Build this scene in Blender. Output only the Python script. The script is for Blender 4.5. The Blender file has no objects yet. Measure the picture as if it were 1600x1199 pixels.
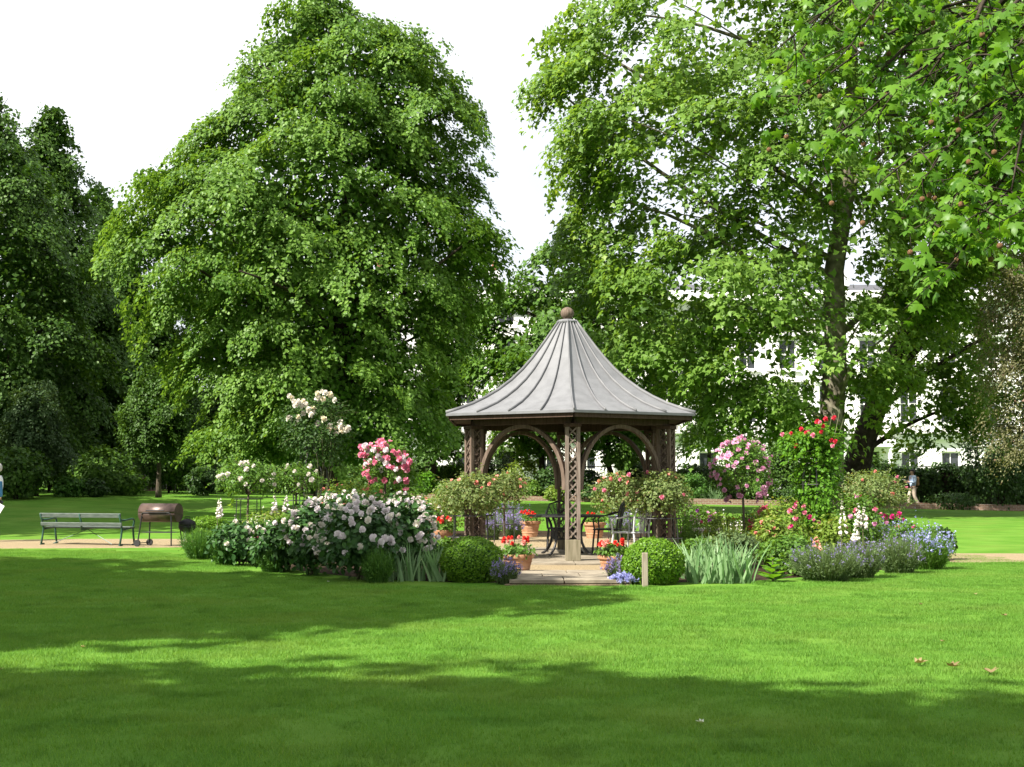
import bpy, math, random
import numpy as np
from mathutils import Vector, Matrix, Quaternion

rng = np.random.default_rng(11)
RND = random.Random(5)
sc = bpy.context.scene
COL = sc.collection
PI = math.pi

# ------------------------------------------------------------------ camera
F = 2100.0
TH = math.atan(157.5 / F)
CAMZ = 1.3
cam_d = bpy.data.cameras.new('camera')
cam_d.sensor_fit = 'HORIZONTAL'
cam_d.sensor_width = 36.0
cam_d.lens = 36.0 * F / 1600.0
cam_d.clip_end = 3000.0
cam = bpy.data.objects.new('camera', cam_d)
COL.objects.link(cam)
cam.location = (0, 0, CAMZ)
cam.rotation_euler = (PI / 2 + TH, 0, 0)
sc.camera = cam

# ------------------------------------------------------------------ sky, sun, exposure
SUN = Vector((-0.66, -0.46, 0.80)).normalized()      # towards the sun
w = bpy.data.worlds.new('World')
sc.world = w
w.use_nodes = True
nt = w.node_tree
nt.nodes.clear()
wo = nt.nodes.new('ShaderNodeOutputWorld')
bg = nt.nodes.new('ShaderNodeBackground')
sky = nt.nodes.new('ShaderNodeTexSky')
sky.sky_type = 'NISHITA'
sky.sun_disc = False
sky.sun_elevation = math.asin(SUN.z)
sky.sun_rotation = math.atan2(SUN.x, SUN.y)
sky.air_density = 1.0
sky.dust_density = 2.0
cl = nt.nodes.new('ShaderNodeTexNoise')
cl.inputs['Scale'].default_value = 2.2
cl.inputs['Detail'].default_value = 6
rp = nt.nodes.new('ShaderNodeMapRange')
rp.inputs['From Min'].default_value = 0.25
rp.inputs['From Max'].default_value = 0.55
rp.inputs['To Min'].default_value = 0.45
rp.inputs['To Max'].default_value = 0.95
tc = nt.nodes.new('ShaderNodeTexCoord')
mx = nt.nodes.new('ShaderNodeMix')
mx.data_type = 'RGBA'
nt.links.new(tc.outputs['Generated'], cl.inputs['Vector'])
nt.links.new(cl.outputs['Fac'], rp.inputs['Value'])
nt.links.new(rp.outputs['Result'], mx.inputs['Factor'])
nt.links.new(sky.outputs['Color'], mx.inputs['A'])
mx.inputs['B'].default_value = (9.0, 9.2, 9.5, 1)     # thin bright cloud
nt.links.new(mx.outputs['Result'], bg.inputs['Color'])
bg.inputs['Strength'].default_value = 0.058
nt.links.new(bg.outputs['Background'], wo.inputs['Surface'])

sd = bpy.data.lights.new('sun', 'SUN')
sd.energy = 5.0
sd.angle = math.radians(0.53)
sd.color = (1.0, 0.95, 0.86)
so = bpy.data.objects.new('sun', sd)
COL.objects.link(so)
so.rotation_euler = SUN.to_track_quat('Z', 'Y').to_euler()
so.location = (-20, -15, 30)

sc.view_settings.view_transform = 'Standard'
sc.view_settings.look = 'None'
sc.view_settings.gamma = 1
sc.view_settings.use_curve_mapping = False
sc.view_settings.exposure = 1.45
sc.render.engine = 'CYCLES'
cy = sc.cycles
cy.max_bounces = 6
cy.diffuse_bounces = 3
cy.glossy_bounces = 2
cy.transmission_bounces = 4
cy.transparent_max_bounces = 4
cy.use_denoising = True
cy.sample_clamp_indirect = 6

# ------------------------------------------------------------------ measuring helpers
def gz(x, y):
    """height of the ground: flat round the garden, rising gently to the back left"""
    t = min(max((y - 27.0) / 30.0, 0), 1)
    t = t * t * (3 - 2 * t)
    return t * min(max(0.62 - 0.021 * x, 0.1), 1.15)

def ray(px, py):
    dx = (px - 800.0) / F
    dv = (599.5 - py) / F
    return dx, math.cos(TH) - math.sin(TH) * dv, math.sin(TH) + math.cos(TH) * dv

def P(px, py, Y):
    dx, dy, dz = ray(px, py)
    k = Y / dy
    return Vector((dx * k, Y, CAMZ + dz * k))

def G(px, py):
    lo, hi = 3.0, 90.0
    for _ in range(50):
        m = (lo + hi) / 2
        p = P(px, py, m)
        if p.z > gz(p.x, m):
            lo = m
        else:
            hi = m
    p = P(px, py, lo)
    return Vector((p.x, p.y, gz(p.x, p.y)))

def SC(Y):
    return F / Y

# ------------------------------------------------------------------ materials
def N(nt, t, **kw):
    n = nt.nodes.new(t)
    for k, v in kw.items():
        n.inputs[k].default_value = v
    return n

def mat(name, c1, c2=None, scale=8.0, rough=0.6, bump=0.0, bscale=None, metal=0.0, spec=0.4, detail=5, stretch=None, c3=None, lo=0.35, hi=0.65):
    m = bpy.data.materials.new(name)
    m.use_nodes = True
    t = m.node_tree
    b = t.nodes['Principled BSDF']
    b.inputs['Roughness'].default_value = rough
    b.inputs['Metallic'].default_value = metal
    b.inputs['Specular IOR Level'].default_value = spec
    b.inputs['Base Color'].default_value = (*c1, 1)
    tcn = t.nodes.new('ShaderNodeTexCoord')
    mp = t.nodes.new('ShaderNodeMapping')
    if stretch:
        mp.inputs['Scale'].default_value = stretch
    t.links.new(tcn.outputs['Object'], mp.inputs['Vector'])
    if c2 is not None:
        n = N(t, 'ShaderNodeTexNoise', Scale=scale, Detail=detail)
        t.links.new(mp.outputs['Vector'], n.inputs['Vector'])
        r = t.nodes.new('ShaderNodeValToRGB')
        r.color_ramp.elements[0].position = lo
        r.color_ramp.elements[1].position = hi
        r.color_ramp.elements[0].color = (*c1, 1)
        r.color_ramp.elements[1].color = (*c2, 1)
        if c3 is not None:
            e = r.color_ramp.elements.new(0.5 * (lo + hi))
            e.color = (*c3, 1)
        t.links.new(n.outputs['Fac'], r.inputs['Fac'])
        t.links.new(r.outputs['Color'], b.inputs['Base Color'])
    if bump:
        n2 = N(t, 'ShaderNodeTexNoise', Scale=bscale or scale * 4, Detail=4)
        t.links.new(mp.outputs['Vector'], n2.inputs['Vector'])
        bp = N(t, 'ShaderNodeBump', Strength=bump, Distance=0.02)
        t.links.new(n2.outputs['Fac'], bp.inputs['Height'])
        t.links.new(bp.outputs['Normal'], b.inputs['Normal'])
    return m

def leafmat(name, c1, c2, trans=0.35, rough=0.5, spec=0.18, tint=(1.25, 1.15, 0.5), c3=None):
    """leaf: colour varies from leaf to leaf (attribute rnd), some light passes through"""
    m = bpy.data.materials.new(name)
    m.use_nodes = True
    t = m.node_tree
    b = t.nodes['Principled BSDF']
    out = t.nodes['Material Output']
    at = t.nodes.new('ShaderNodeAttribute')
    at.attribute_name = 'rnd'
    r = t.nodes.new('ShaderNodeValToRGB')
    r.color_ramp.elements[0].color = (*c1, 1)
    r.color_ramp.elements[1].color = (*c2, 1)
    if c3 is not None:
        r.color_ramp.elements[1].position = 0.9
        e = r.color_ramp.elements.new(1.0)
        e.color = (*c3, 1)
    t.links.new(at.outputs['Fac'], r.inputs['Fac'])
    t.links.new(r.outputs['Color'], b.inputs['Base Color'])
    b.inputs['Roughness'].default_value = rough
    b.inputs['Specular IOR Level'].default_value = spec
    if trans > 0:
        tr = t.nodes.new('ShaderNodeBsdfTranslucent')
        mm = t.nodes.new('ShaderNodeMix')
        mm.data_type = 'RGBA'
        mm.blend_type = 'MULTIPLY'
        mm.inputs['Factor'].default_value = 1
        mm.inputs['B'].default_value = (*[x * 1.3 for x in tint], 1)
        t.links.new(r.outputs['Color'], mm.inputs['A'])
        t.links.new(mm.outputs['Result'], tr.inputs['Color'])
        ms = t.nodes.new('ShaderNodeMixShader')
        ms.inputs['Fac'].default_value = trans
        t.links.new(b.outputs['BSDF'], ms.inputs[1])
        t.links.new(tr.outputs['BSDF'], ms.inputs[2])
        t.links.new(ms.outputs['Shader'], out.inputs['Surface'])
    return m

# ------------------------------------------------------------------ mesh helpers
def link(o, parent=None):
    COL.objects.link(o)
    if parent is not None:
        o.parent = parent
    return o

def tag(o, label=None, cat=None, group=None, kind=None):
    if label: o['label'] = label
    if cat: o['category'] = cat
    if group: o['group'] = group
    if kind: o['kind'] = kind
    return o

def empty(name, loc, label, cat, group=None, rz=0.0):
    o = bpy.data.objects.new(name, None)
    o.empty_display_size = 0.1
    COL.objects.link(o)
    o.location = loc
    o.rotation_euler = (0, 0, rz)
    return tag(o, label, cat, group)

def arrmesh(name, V, T, m, rnd=None, smooth=False):
    """mesh from numpy vertices and triangles"""
    me = bpy.data.meshes.new(name)
    nv, nf = len(V), len(T)
    me.vertices.add(nv)
    me.vertices.foreach_set('co', np.ascontiguousarray(V, dtype=np.float32).ravel())
    me.loops.add(nf * 3)
    me.loops.foreach_set('vertex_index', np.ascontiguousarray(T, dtype=np.int32).ravel())
    me.polygons.add(nf)
    me.polygons.foreach_set('loop_start', np.arange(0, nf * 3, 3, dtype=np.int32))
    if smooth:
        me.polygons.foreach_set('use_smooth', np.ones(nf, dtype=bool))
    if rnd is not None:
        a = me.attributes.new('rnd', 'FLOAT', 'POINT')
        a.data.foreach_set('value', np.ascontiguousarray(rnd, dtype=np.float32))
    me.update(calc_edges=True)
    me.materials.append(m)
    return me

def fan(pts, z=None):
    v = np.array(pts, float)
    return v, np.array([(0, i, i + 1) for i in range(1, len(v) - 1)])

# leaf outlines: x sideways, y towards the tip, z off the blade
SHAPES = {
    'kite': (np.array([(0, 0, 0), (.36, .42, .07), (0, 1, -.06), (-.36, .42, .07)]), np.array([(0, 1, 2), (0, 2, 3)])),
    'oval': (np.array([(0, 0, 0), (.27, .25, .06), (.28, .62, .04), (0, 1, -.08), (-.28, .62, .04), (-.27, .25, .06)]),
             np.array([(0, 1, 2), (0, 2, 3), (0, 3, 4), (0, 4, 5)])),
    'thin': (np.array([(0, 0, 0), (.13, .5, .02), (0, 1, -.05), (-.13, .5, .02)]), np.array([(0, 1, 2), (0, 2, 3)])),
    'blade': (np.array([(-.035, 0, 0), (.035, 0, 0), (0, 1, .05)]), np.array([(0, 1, 2)])),
    'star': (np.array([(0, 0, 0), (.52, .18, -.05), (.24, .42, .03), (.42, .72, -.06), (.13, .62, .02), (0, 1, -.08), (-.13, .62, .02),
                       (-.42, .72, -.06), (-.24, .42, .03), (-.52, .18, -.05)]),
             np.array([(0, 1, 2), (0, 2, 4), (2, 3, 4), (0, 4, 5), (0, 5, 6), (0, 6, 8), (6, 7, 8), (0, 8, 9)])),
    'lobe': (np.array([(0, 0, 0), (.54, .26, -.06), (.24, .52, .05), (0, 1, -.08), (-.24, .52, .05), (-.54, .26, -.06)]),
             np.array([(0, 1, 2), (0, 2, 3), (0, 3, 4), (0, 4, 5)])),
    'big': (np.array([(0, .12, .03), (.10, -.02, 0), (.30, .03, -.02), (.62, .10, -.09), (.44, .24, -.03), (.36, .30, .0), (.55, .48, -.06), (.60, .66, -.12), (.36, .58, -.03),
                      (.19, .54, .01), (.20, .74, -.03), (0, 1.05, -.14),
                      (-.20, .74, -.03), (-.19, .54, .01), (-.36, .58, -.03), (-.60, .66, -.12), (-.55, .48, -.06), (-.36, .30, .0), (-.44, .24, -.03), (-.62, .10, -.09), (-.30, .03, -.02), (-.10, -.02, 0), (0, .5, .06)]),
            np.array([(0, 1, 2), (0, 2, 5), (2, 3, 4), (2, 4, 5), (0, 5, 9), (5, 6, 8), (6, 7, 8), (5, 8, 9), (0, 9, 22), (22, 9, 10), (22, 10, 11),
                      (0, 20, 21), (0, 17, 20), (20, 18, 19), (20, 17, 18), (0, 13, 17), (17, 14, 16), (16, 14, 15), (17, 13, 14), (0, 22, 13), (22, 12, 13), (22, 11, 12)])),
}

def unit(a):
    return a / np.maximum(np.linalg.norm(a, axis=1, keepdims=True), 1e-9)

def leaf_arrays(pos, nrm, tip, size, shape, rnd):
    LV, LT = SHAPES[shape]
    n = len(pos)
    Nn = unit(nrm)
    D = tip - (tip * Nn).sum(1, keepdims=True) * Nn
    D = unit(D)
    T = np.cross(D, Nn)
    s = size[:, None, None]
    V = pos[:, None, :] + s * (LV[None, :, 0:1] * T[:, None, :] + LV[None, :, 1:2] * D[:, None, :] + LV[None, :, 2:3] * Nn[:, None, :])
    k = len(LV)
    Tt = (np.arange(n)[:, None, None] * k + LT[None]).reshape(-1, 3)
    return V.reshape(-1, 3), Tt, np.repeat(rnd, k)

def cat_arrays(parts):
    Vs, Ts, Rs, off = [], [], [], 0
    for V, T, r in parts:
        Vs.append(V); Ts.append(T + off); Rs.append(r); off += len(V)
    return np.concatenate(Vs), np.concatenate(Ts), np.concatenate(Rs)

def leaves_obj(name, pos, nrm, tip, size, shape, m, parent=None, rnd=None):
    if rnd is None:
        rnd = rng.random(len(pos))
    V, T, r = leaf_arrays(pos, nrm, tip, size, shape, rnd)
    return link(bpy.data.objects.new(name, arrmesh(name, V, T, m, r)), parent)

class MB:
    """collects shapes, then links them as ONE mesh object"""
    def __init__(s):
        s.v = []; s.f = []
    def add(s, vs, fs):
        o = len(s.v)
        s.v += [tuple(v) for v in vs]
        s.f += [tuple(i + o for i in f) for f in fs]
        return s
    def box(s, c, size, rz=0.0, M=None, bev=0.0):
        hx, hy, hz = size[0] / 2, size[1] / 2, size[2] / 2
        if bev:
            b = min(bev, hx * .6, hy * .6, hz * .6)
            vs = []
            for sx in (-1, 1):
                for sy in (-1, 1):
                    for sz in (-1, 1):
                        vs += [(sx * hx, sy * (hy - b), sz * (hz - b)), (sx * (hx - b), sy * hy, sz * (hz - b)), (sx * (hx - b), sy * (hy - b), sz * hz)]
            def ix(a, b_, c_, k): return ((a * 2 + b_) * 2 + c_) * 3 + k
            fs = []
            for a in (0, 1):
                q = [ix(a, 0, 0, 0), ix(a, 1, 0, 0), ix(a, 1, 1, 0), ix(a, 0, 1, 0)]
                fs.append(q if a else q[::-1])
                q = [ix(0, a, 0, 1), ix(0, a, 1, 1), ix(1, a, 1, 1), ix(1, a, 0, 1)]
                fs.append(q if a else q[::-1])
                q = [ix(0, 0, a, 2), ix(1, 0, a, 2), ix(1, 1, a, 2), ix(0, 1, a, 2)]
                fs.append(q if a else q[::-1])
            for a in (0, 1):
                for c_ in (0, 1):
                    fs.append([ix(a, c_, 0, 0), ix(a, c_, 1, 0), ix(a, c_, 1, 1), ix(a, c_, 0, 1)])
                    fs.append([ix(a, 0, c_, 0), ix(a, 1, c_, 0), ix(a, 1, c_, 2), ix(a, 0, c_, 2)])
                    fs.append([ix(0, a, c_, 1), ix(1, a, c_, 1), ix(1, a, c_, 2), ix(0, a, c_, 2)])
                    for d in (0, 1):
                        fs.append([ix(a, c_, d, 0), ix(a, c_, d, 1), ix(a, c_, d, 2)])
        else:
            vs = [(sx * hx, sy * hy, sz * hz) for sx in (-1, 1) for sy in (-1, 1) for sz in (-1, 1)]
            fs = [(0, 1, 3, 2), (4, 6, 7, 5), (0, 4, 5, 1), (2, 3, 7, 6), (0, 2, 6, 4), (1, 5, 7, 3)]
        Mx = Matrix.Translation(Vector(c)) @ (M if M is not None else Matrix.Rotation(rz, 4, 'Z'))
        return s.add([Mx @ Vector(v) for v in vs], fs)
    def tube(s, pts, rad, seg=6, cap=True, flat=1.0):
        pts = [Vector(p) for p in pts]
        n = len(pts)
        if not hasattr(rad, '__len__'):
            rad = [rad] * n
        o = len(s.v)
        up = None
        for i in range(n):
            d = (pts[min(i + 1, n - 1)] - pts[max(i - 1, 0)])
            d = d.normalized() if d.length > 1e-9 else Vector((0, 0, 1))
            if up is None:
                up = Vector((0, 0, 1)) if abs(d.z) < .9 else Vector((1, 0, 0))
            a = d.cross(up)
            a = a.normalized() if a.length > 1e-6 else d.orthogonal().normalized()
            b = a.cross(d).normalized()
            up = b
            for k in range(seg):
                t = 2 * PI * k / seg
                s.v.append(tuple(pts[i] + a * math.cos(t) * rad[i] + b * math.sin(t) * rad[i] * flat))
        for i in range(n - 1):
            for k in range(seg):
                k2 = (k + 1) % seg
                s.f.append((o + i * seg + k, o + i * seg + k2, o + (i + 1) * seg + k2, o + (i + 1) * seg + k))
        if cap:
            s.f.append(tuple(o + k for k in range(seg))[::-1])
            s.f.append(tuple(o + (n - 1) * seg + k for k in range(seg)))
        return s
    def lathe(s, prof, seg=24, c=(0, 0, 0), wob=0.0, rz=0.0):
        o = len(s.v)
        n = len(prof)
        for r, z in prof:
            for k in range(seg):
                t = 2 * PI * k / seg + rz
                rr = r * (1 + wob * math.cos(t * 8))
                s.v.append((c[0] + rr * math.cos(t), c[1] + rr * math.sin(t), c[2] + z))
        for i in range(n - 1):
            for k in range(seg):
                k2 = (k + 1) % seg
                s.f.append((o + i * seg + k, o + i * seg + k2, o + (i + 1) * seg + k2, o + (i + 1) * seg + k))
        s.f.append(tuple(o + k for k in range(seg))[::-1])
        s.f.append(tuple(o + (n - 1) * seg + k for k in range(seg)))
        return s
    def mesh(s, name, m, smooth=False):
        me = bpy.data.meshes.new(name)
        me.from_pydata(s.v, [], s.f)
        me.materials.append(m)
        if smooth:
            me.polygons.foreach_set('use_smooth', [True] * len(me.polygons))
        me.update()
        return me
    def build(s, name, m, parent=None, smooth=False, loc=None):
        o = bpy.data.objects.new(name, s.mesh(name, m, smooth))
        if loc is not None:
            o.location = loc
        return link(o, parent)

def inst(name, me, parent=None, loc=(0, 0, 0), rot=(0, 0, 0), scale=1.0, quat=None):
    o = bpy.data.objects.new(name, me)
    o.location = loc
    if quat is not None:
        o.rotation_mode = 'QUATERNION'
        o.rotation_quaternion = quat
    else:
        o.rotation_euler = rot
    o.scale = (scale,) * 3 if not hasattr(scale, '__len__') else scale
    return link(o, parent)

def grow(a, b, n=6, bend=0.1, sag=0.0):
    """a wobbly line from a to b"""
    a, b = Vector(a), Vector(b)
    L = (b - a).length
    o1 = Vector((RND.uniform(-1, 1), RND.uniform(-1, 1), RND.uniform(-.5, .8))) * L * bend
    pts = []
    for i in range(n + 1):
        t = i / n
        p = a.lerp(b, t) + o1 * math.sin(PI * t) + Vector((0, 0, sag * L * math.sin(PI * t)))
        pts.append(p)
    return pts

# ------------------------------------------------------------------ materials in use
M = {}
M['lawn'] = mat('lawn_green', (.060, .156, .013), (.112, .222, .030), scale=1.1, rough=.9, spec=.05, bump=.8, bscale=60, detail=9, lo=.3, hi=.7)
M['blade'] = leafmat('grass_blade', (.064, .172, .017), (.150, .284, .050), trans=.38, rough=.6, spec=.12, c3=(.24, .27, .07))
def patchy(m, tint, scale, lo, hi, amount):
    t = m.node_tree
    ramp = next(n for n in t.nodes if n.type == 'VALTORGB')
    geo = t.nodes.new('ShaderNodeNewGeometry')
    n = N(t, 'ShaderNodeTexNoise', Scale=scale, Detail=6)
    t.links.new(geo.outputs['Position'], n.inputs['Vector'])
    mr = t.nodes.new('ShaderNodeMapRange')
    mr.inputs['From Min'].default_value = lo; mr.inputs['From Max'].default_value = hi
    mr.inputs['To Max'].default_value = amount
    t.links.new(n.outputs['Fac'], mr.inputs['Value'])
    mx_ = t.nodes.new('ShaderNodeMix'); mx_.data_type = 'RGBA'
    mx_.inputs['B'].default_value = (*tint, 1)
    targets = [l.to_socket for l in ramp.outputs['Color'].links]
    t.links.new(mr.outputs['Result'], mx_.inputs['Factor'])
    t.links.new(ramp.outputs['Color'], mx_.inputs['A'])
    for s_ in targets:
        t.links.new(mx_.outputs['Result'], s_)
patchy(M['blade'], (.185, .25, .055), .75, .48, .74, .4)
patchy(M['blade'], (.035, .10, .012), 2.1, .52, .75, .7)
patchy(M['lawn'], (.14, .19, .035), .75, .48, .74, .45)
M['soil'] = mat('dark_soil', (.020, .013, .008), (.05, .033, .02), scale=20, rough=.95, bump=1, spec=.1)
M['gravel'] = mat('gravel_tan', (.195, .145, .082), (.35, .275, .165), scale=55, rough=.9, bump=1, bscale=90, spec=.15)
M['slab'] = mat('york_stone', (.155, .13, .095), (.26, .222, .165), scale=4, rough=.85, bump=.3, spec=.2)
M['lead'] = mat('lead_sheet', (.118, .119, .123), (.152, .153, .158), scale=2.6, rough=.5, bump=.06, spec=.3, stretch=(2.2, 2.2, .35), lo=.25, hi=.6)
M['seam'] = mat('lead_seam', (.10, .10, .105), (.14, .14, .145), scale=3, rough=.6)
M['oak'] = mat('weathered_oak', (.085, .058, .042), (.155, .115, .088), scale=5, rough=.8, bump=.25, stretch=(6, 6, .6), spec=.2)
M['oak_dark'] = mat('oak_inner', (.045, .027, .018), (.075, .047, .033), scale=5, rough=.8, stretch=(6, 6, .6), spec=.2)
M['oak_pale'] = mat('pale_oak', (.12, .092, .072), (.215, .175, .145), scale=5, rough=.85, bump=.25, stretch=(6, 6, .6), spec=.15)  # paler oak tone, used on the front post
M['oak_base'] = mat('oak_grey_algae', (.13, .115, .07), (.22, .19, .13), scale=6, rough=.85, stretch=(4, 4, .5), spec=.2)
M['iron'] = mat('dark_iron', (.012, .012, .013), (.03, .028, .027), scale=14, rough=.45, spec=.5)
M['castgrey'] = mat('grey_cast_metal', (.34, .345, .35), (.52, .52, .52), scale=16, rough=.5, bump=.3)
M['terra'] = mat('terracotta', (.30, .145, .075), (.44, .25, .15), scale=7, rough=.85, bump=.15, spec=.15)
M['bark'] = mat('grey_bark', (.055, .042, .03), (.12, .10, .075), scale=5, rough=.95, bump=1, bscale=14, stretch=(2, 2, .5), spec=.1)
M['planebark'] = mat('mottled_plane_bark', (.075, .066, .048), (.22, .20, .15), c3=(.12, .105, .075), scale=3.2, rough=.9, bump=.4, spec=.1)
M['darkbark'] = mat('dark_bark', (.022, .017, .012), (.05, .04, .03), scale=6, rough=.95, bump=.7, spec=.1)
M['cane'] = mat('green_cane', (.06, .075, .025), (.10, .09, .04), scale=9, rough=.7)
M['lime'] = leafmat('lime_leaf', (.054, .126, .016), (.152, .262, .046), trans=.38, rough=.45, c3=(.19, .30, .06))
M['plane'] = leafmat('plane_leaf', (.075, .15, .022), (.165, .275, .050), trans=.45, rough=.42, c3=(.23, .32, .06))
M['overhang'] = leafmat('overhanging_plane_leaf', (.05, .135, .012), (.125, .25, .026), trans=.5, rough=.38)
M['dark'] = leafmat('dark_tree_leaf', (.028, .072, .010), (.078, .15, .022), trans=.25, rough=.5)
M['mid'] = leafmat('mid_green_leaf', (.045, .105, .014), (.105, .20, .028), trans=.3, rough=.5)
M['grey'] = leafmat('grey_green_leaf', (.035, .07, .025), (.08, .13, .05), trans=.25, rough=.55)
M['copper'] = leafmat('brown_green_leaf', (.09, .085, .045), (.18, .18, .085), trans=.35, rough=.55, c3=(.19, .12, .09))
M['shrub'] = leafmat('shrub_leaf', (.022, .055, .012), (.05, .10, .02), trans=.2, rough=.5)
M['box'] = leafmat('box_leaf', (.065, .155, .010), (.145, .27, .022), trans=.25, rough=.4)
M['peonyleaf'] = leafmat('peony_leaf', (.020, .062, .014), (.05, .115, .026), trans=.2, rough=.4)
M['roseleaf'] = leafmat('rose_leaf', (.05, .12, .016), (.115, .215, .034), trans=.35, rough=.42)
M['brightleaf'] = leafmat('bright_rose_leaf', (.06, .16, .014), (.12, .26, .022), trans=.4, rough=.4)
M['olive'] = leafmat('olive_rose_leaf', (.085, .135, .035), (.19, .245, .085), trans=.38, rough=.5, c3=(.26, .22, .11))
M['yellowgreen'] = leafmat('yellow_green_leaf', (.10, .175, .022), (.195, .275, .046), trans=.38, rough=.5, c3=(.26, .22, .08))
M['lavleaf'] = leafmat('lavender_leaf', (.065, .11, .038), (.12, .17, .065), trans=.25, rough=.6)
M['fine'] = leafmat('feathery_leaf', (.04, .11, .018), (.085, .185, .03), trans=.3, rough=.5)
M['irisleaf'] = leafmat('iris_leaf', (.13, .235, .095), (.23, .34, .165), trans=.3, rough=.4, tint=(1.0, 1.15, .7))
M['purple'] = leafmat('purple_flower', (.17, .13, .31), (.30, .25, .44), trans=.3, rough=.7, tint=(1, 1, 1))
M['blue'] = leafmat('blue_flower', (.22, .23, .50), (.38, .39, .62), trans=.3, rough=.7, tint=(1, 1, 1))
M['tipred'] = leafmat('bronze_tip', (.22, .10, .06), (.30, .18, .09), trans=.3)
def petal(name, c1, c2): return leafmat(name, c1, c2, trans=.25, rough=.65, spec=.2, tint=(.8, .75, .75))
M['white'] = petal('white_petal', (.66, .61, .52), (.80, .78, .72))
M['cream'] = petal('cream_petal', (.70, .62, .42), (.80, .76, .62))
M['pinkwhite'] = petal('blush_petal', (.71, .64, .65), (.80, .77, .77))
M['pink'] = petal('pink_petal', (.70, .15, .28), (.80, .38, .46))
M['lilacpink'] = petal('lilac_pink_petal', (.62, .24, .44), (.78, .50, .62))
M['magenta'] = petal('magenta_petal', (.56, .015, .16), (.70, .06, .30))
M['red'] = petal('red_petal', (.62, .018, .016), (.72, .06, .045))
M['salmon'] = petal('salmon_petal', (.72, .24, .20), (.80, .42, .34))
M['rosered'] = petal('crimson_petal', (.60, .02, .05), (.70, .07, .11))
M['orange'] = petal('orange_petal', (.75, .22, .02), (.80, .34, .05))
M['darkpurple'] = petal('plum_petal', (.16, .03, .16), (.26, .07, .26))
M['stucco'] = mat('white_stucco', (.78, .76, .73), (.83, .82, .80), scale=1.5, rough=.85, spec=.2)
M['glass'] = mat('window_glass', (.02, .023, .027), (.05, .055, .06), scale=2, rough=.12, spec=.6)
M['slate'] = mat('slate_roof', (.06, .062, .07), (.09, .09, .10), scale=5, rough=.7)
M['clay'] = mat('clay_pot', (.30, .13, .075), (.38, .18, .11), scale=6, rough=.85)
M['paint_green'] = mat('green_bench_iron', (.012, .045, .030), (.022, .07, .048), scale=9, rough=.4)
M['bench_wood'] = mat('grey_green_slat', (.045, .063, .053), (.095, .115, .10), scale=6, rough=.6, stretch=(1, 9, 9))
M['rust'] = mat('rusty_steel', (.045, .028, .023), (.115, .075, .062), scale=5, rough=.42, metal=.35, bump=.08)
M['black'] = mat('black_enamel', (.012, .012, .013), rough=.7, spec=.3)
M['rubber'] = mat('black_rubber', (.02, .02, .02), rough=.8)
M['post'] = mat('grey_stake', (.20, .165, .12), (.28, .24, .185), scale=9, rough=.85, stretch=(5, 5, .5))
M['skin'] = mat('skin', (.50, .29, .20), (.56, .34, .25), scale=12, rough=.55)
M['shirt_white'] = mat('white_shirt', (.70, .70, .76), (.78, .78, .82), scale=5, rough=.85, bump=.2, bscale=12)
M['shirt_blue'] = mat('light_blue_shirt', (.36, .46, .62), (.44, .54, .68), scale=5, rough=.85, bump=.2, bscale=12)
M['vest'] = mat('blue_vest', (.03, .13, .28), (.05, .18, .36), scale=6, rough=.85)
M['trousers'] = mat('dark_trousers', (.03, .032, .045), (.05, .05, .065), scale=6, rough=.9)
M['beige'] = mat('beige_trousers', (.34, .28, .21), (.42, .35, .27), scale=6, rough=.9)
M['tan'] = mat('tan_bag', (.26, .16, .07), (.33, .21, .10), scale=6, rough=.8)
M['hair_white'] = mat('white_hair', (.34, .33, .31), (.46, .45, .43), scale=40, rough=.8, stretch=(1, 1, .2))
M['hair_dark'] = mat('dark_hair', (.015, .011, .009), (.03, .022, .018), scale=40, rough=.6)
M['paper'] = mat('white_paper', (.78, .78, .78), rough=.8)
M['seat_stone'] = mat('pale_stone', (.52, .48, .42), (.64, .60, .54), scale=6, rough=.85, bump=.2)
M['dead'] = leafmat('dry_leaf', (.15, .11, .05), (.26, .20, .10), trans=.15, rough=.8)
M['paleleaf'] = leafmat('pale_fallen_leaf', (.42, .45, .36), (.52, .55, .45), trans=.15, rough=.8)
M['seed'] = mat('seed_ball', (.16, .08, .035), (.25, .13, .06), scale=60, rough=.95, bump=1)

mb_ = bpy.data.materials.new('red_brick')
mb_.use_nodes = True
t_ = mb_.node_tree
br = t_.nodes.new('ShaderNodeTexBrick')
br.inputs['Scale'].default_value = 1.0
br.inputs['Brick Width'].default_value = .225
br.inputs['Row Height'].default_value = .075
br.inputs['Mortar Size'].default_value = .008
br.inputs['Color1'].default_value = (.17, .09, .06, 1)
br.inputs['Color2'].default_value = (.24, .14, .095, 1)
br.inputs['Mortar'].default_value = (.32, .28, .23, 1)
cx_ = t_.nodes.new('ShaderNodeCombineXYZ'); sx_ = t_.nodes.new('ShaderNodeSeparateXYZ'); tt_ = t_.nodes.new('ShaderNodeTexCoord')
t_.links.new(tt_.outputs['Object'], sx_.inputs[0])
t_.links.new(sx_.outputs['X'], cx_.inputs['X']); t_.links.new(sx_.outputs['Z'], cx_.inputs['Y'])
t_.links.new(cx_.outputs[0], br.inputs['Vector'])
t_.links.new(br.outputs['Color'], t_.nodes['Principled BSDF'].inputs['Base Color'])
t_.nodes['Principled BSDF'].inputs['Roughness'].default_value = .9
M['brick'] = mb_

# ================================================================== THE SETTING
def axis(lo, hi, f0, f1, fine, far, coarse):
    a = list(np.arange(f0, f1 + 1e-6, fine))
    x = f0
    s = fine
    while x > lo:
        s *= 1.35; x -= s; a.insert(0, x)
    x = f1; s = fine
    while x < hi:
        s *= 1.35; x += s; a.append(x)
    return np.array(a)

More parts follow.
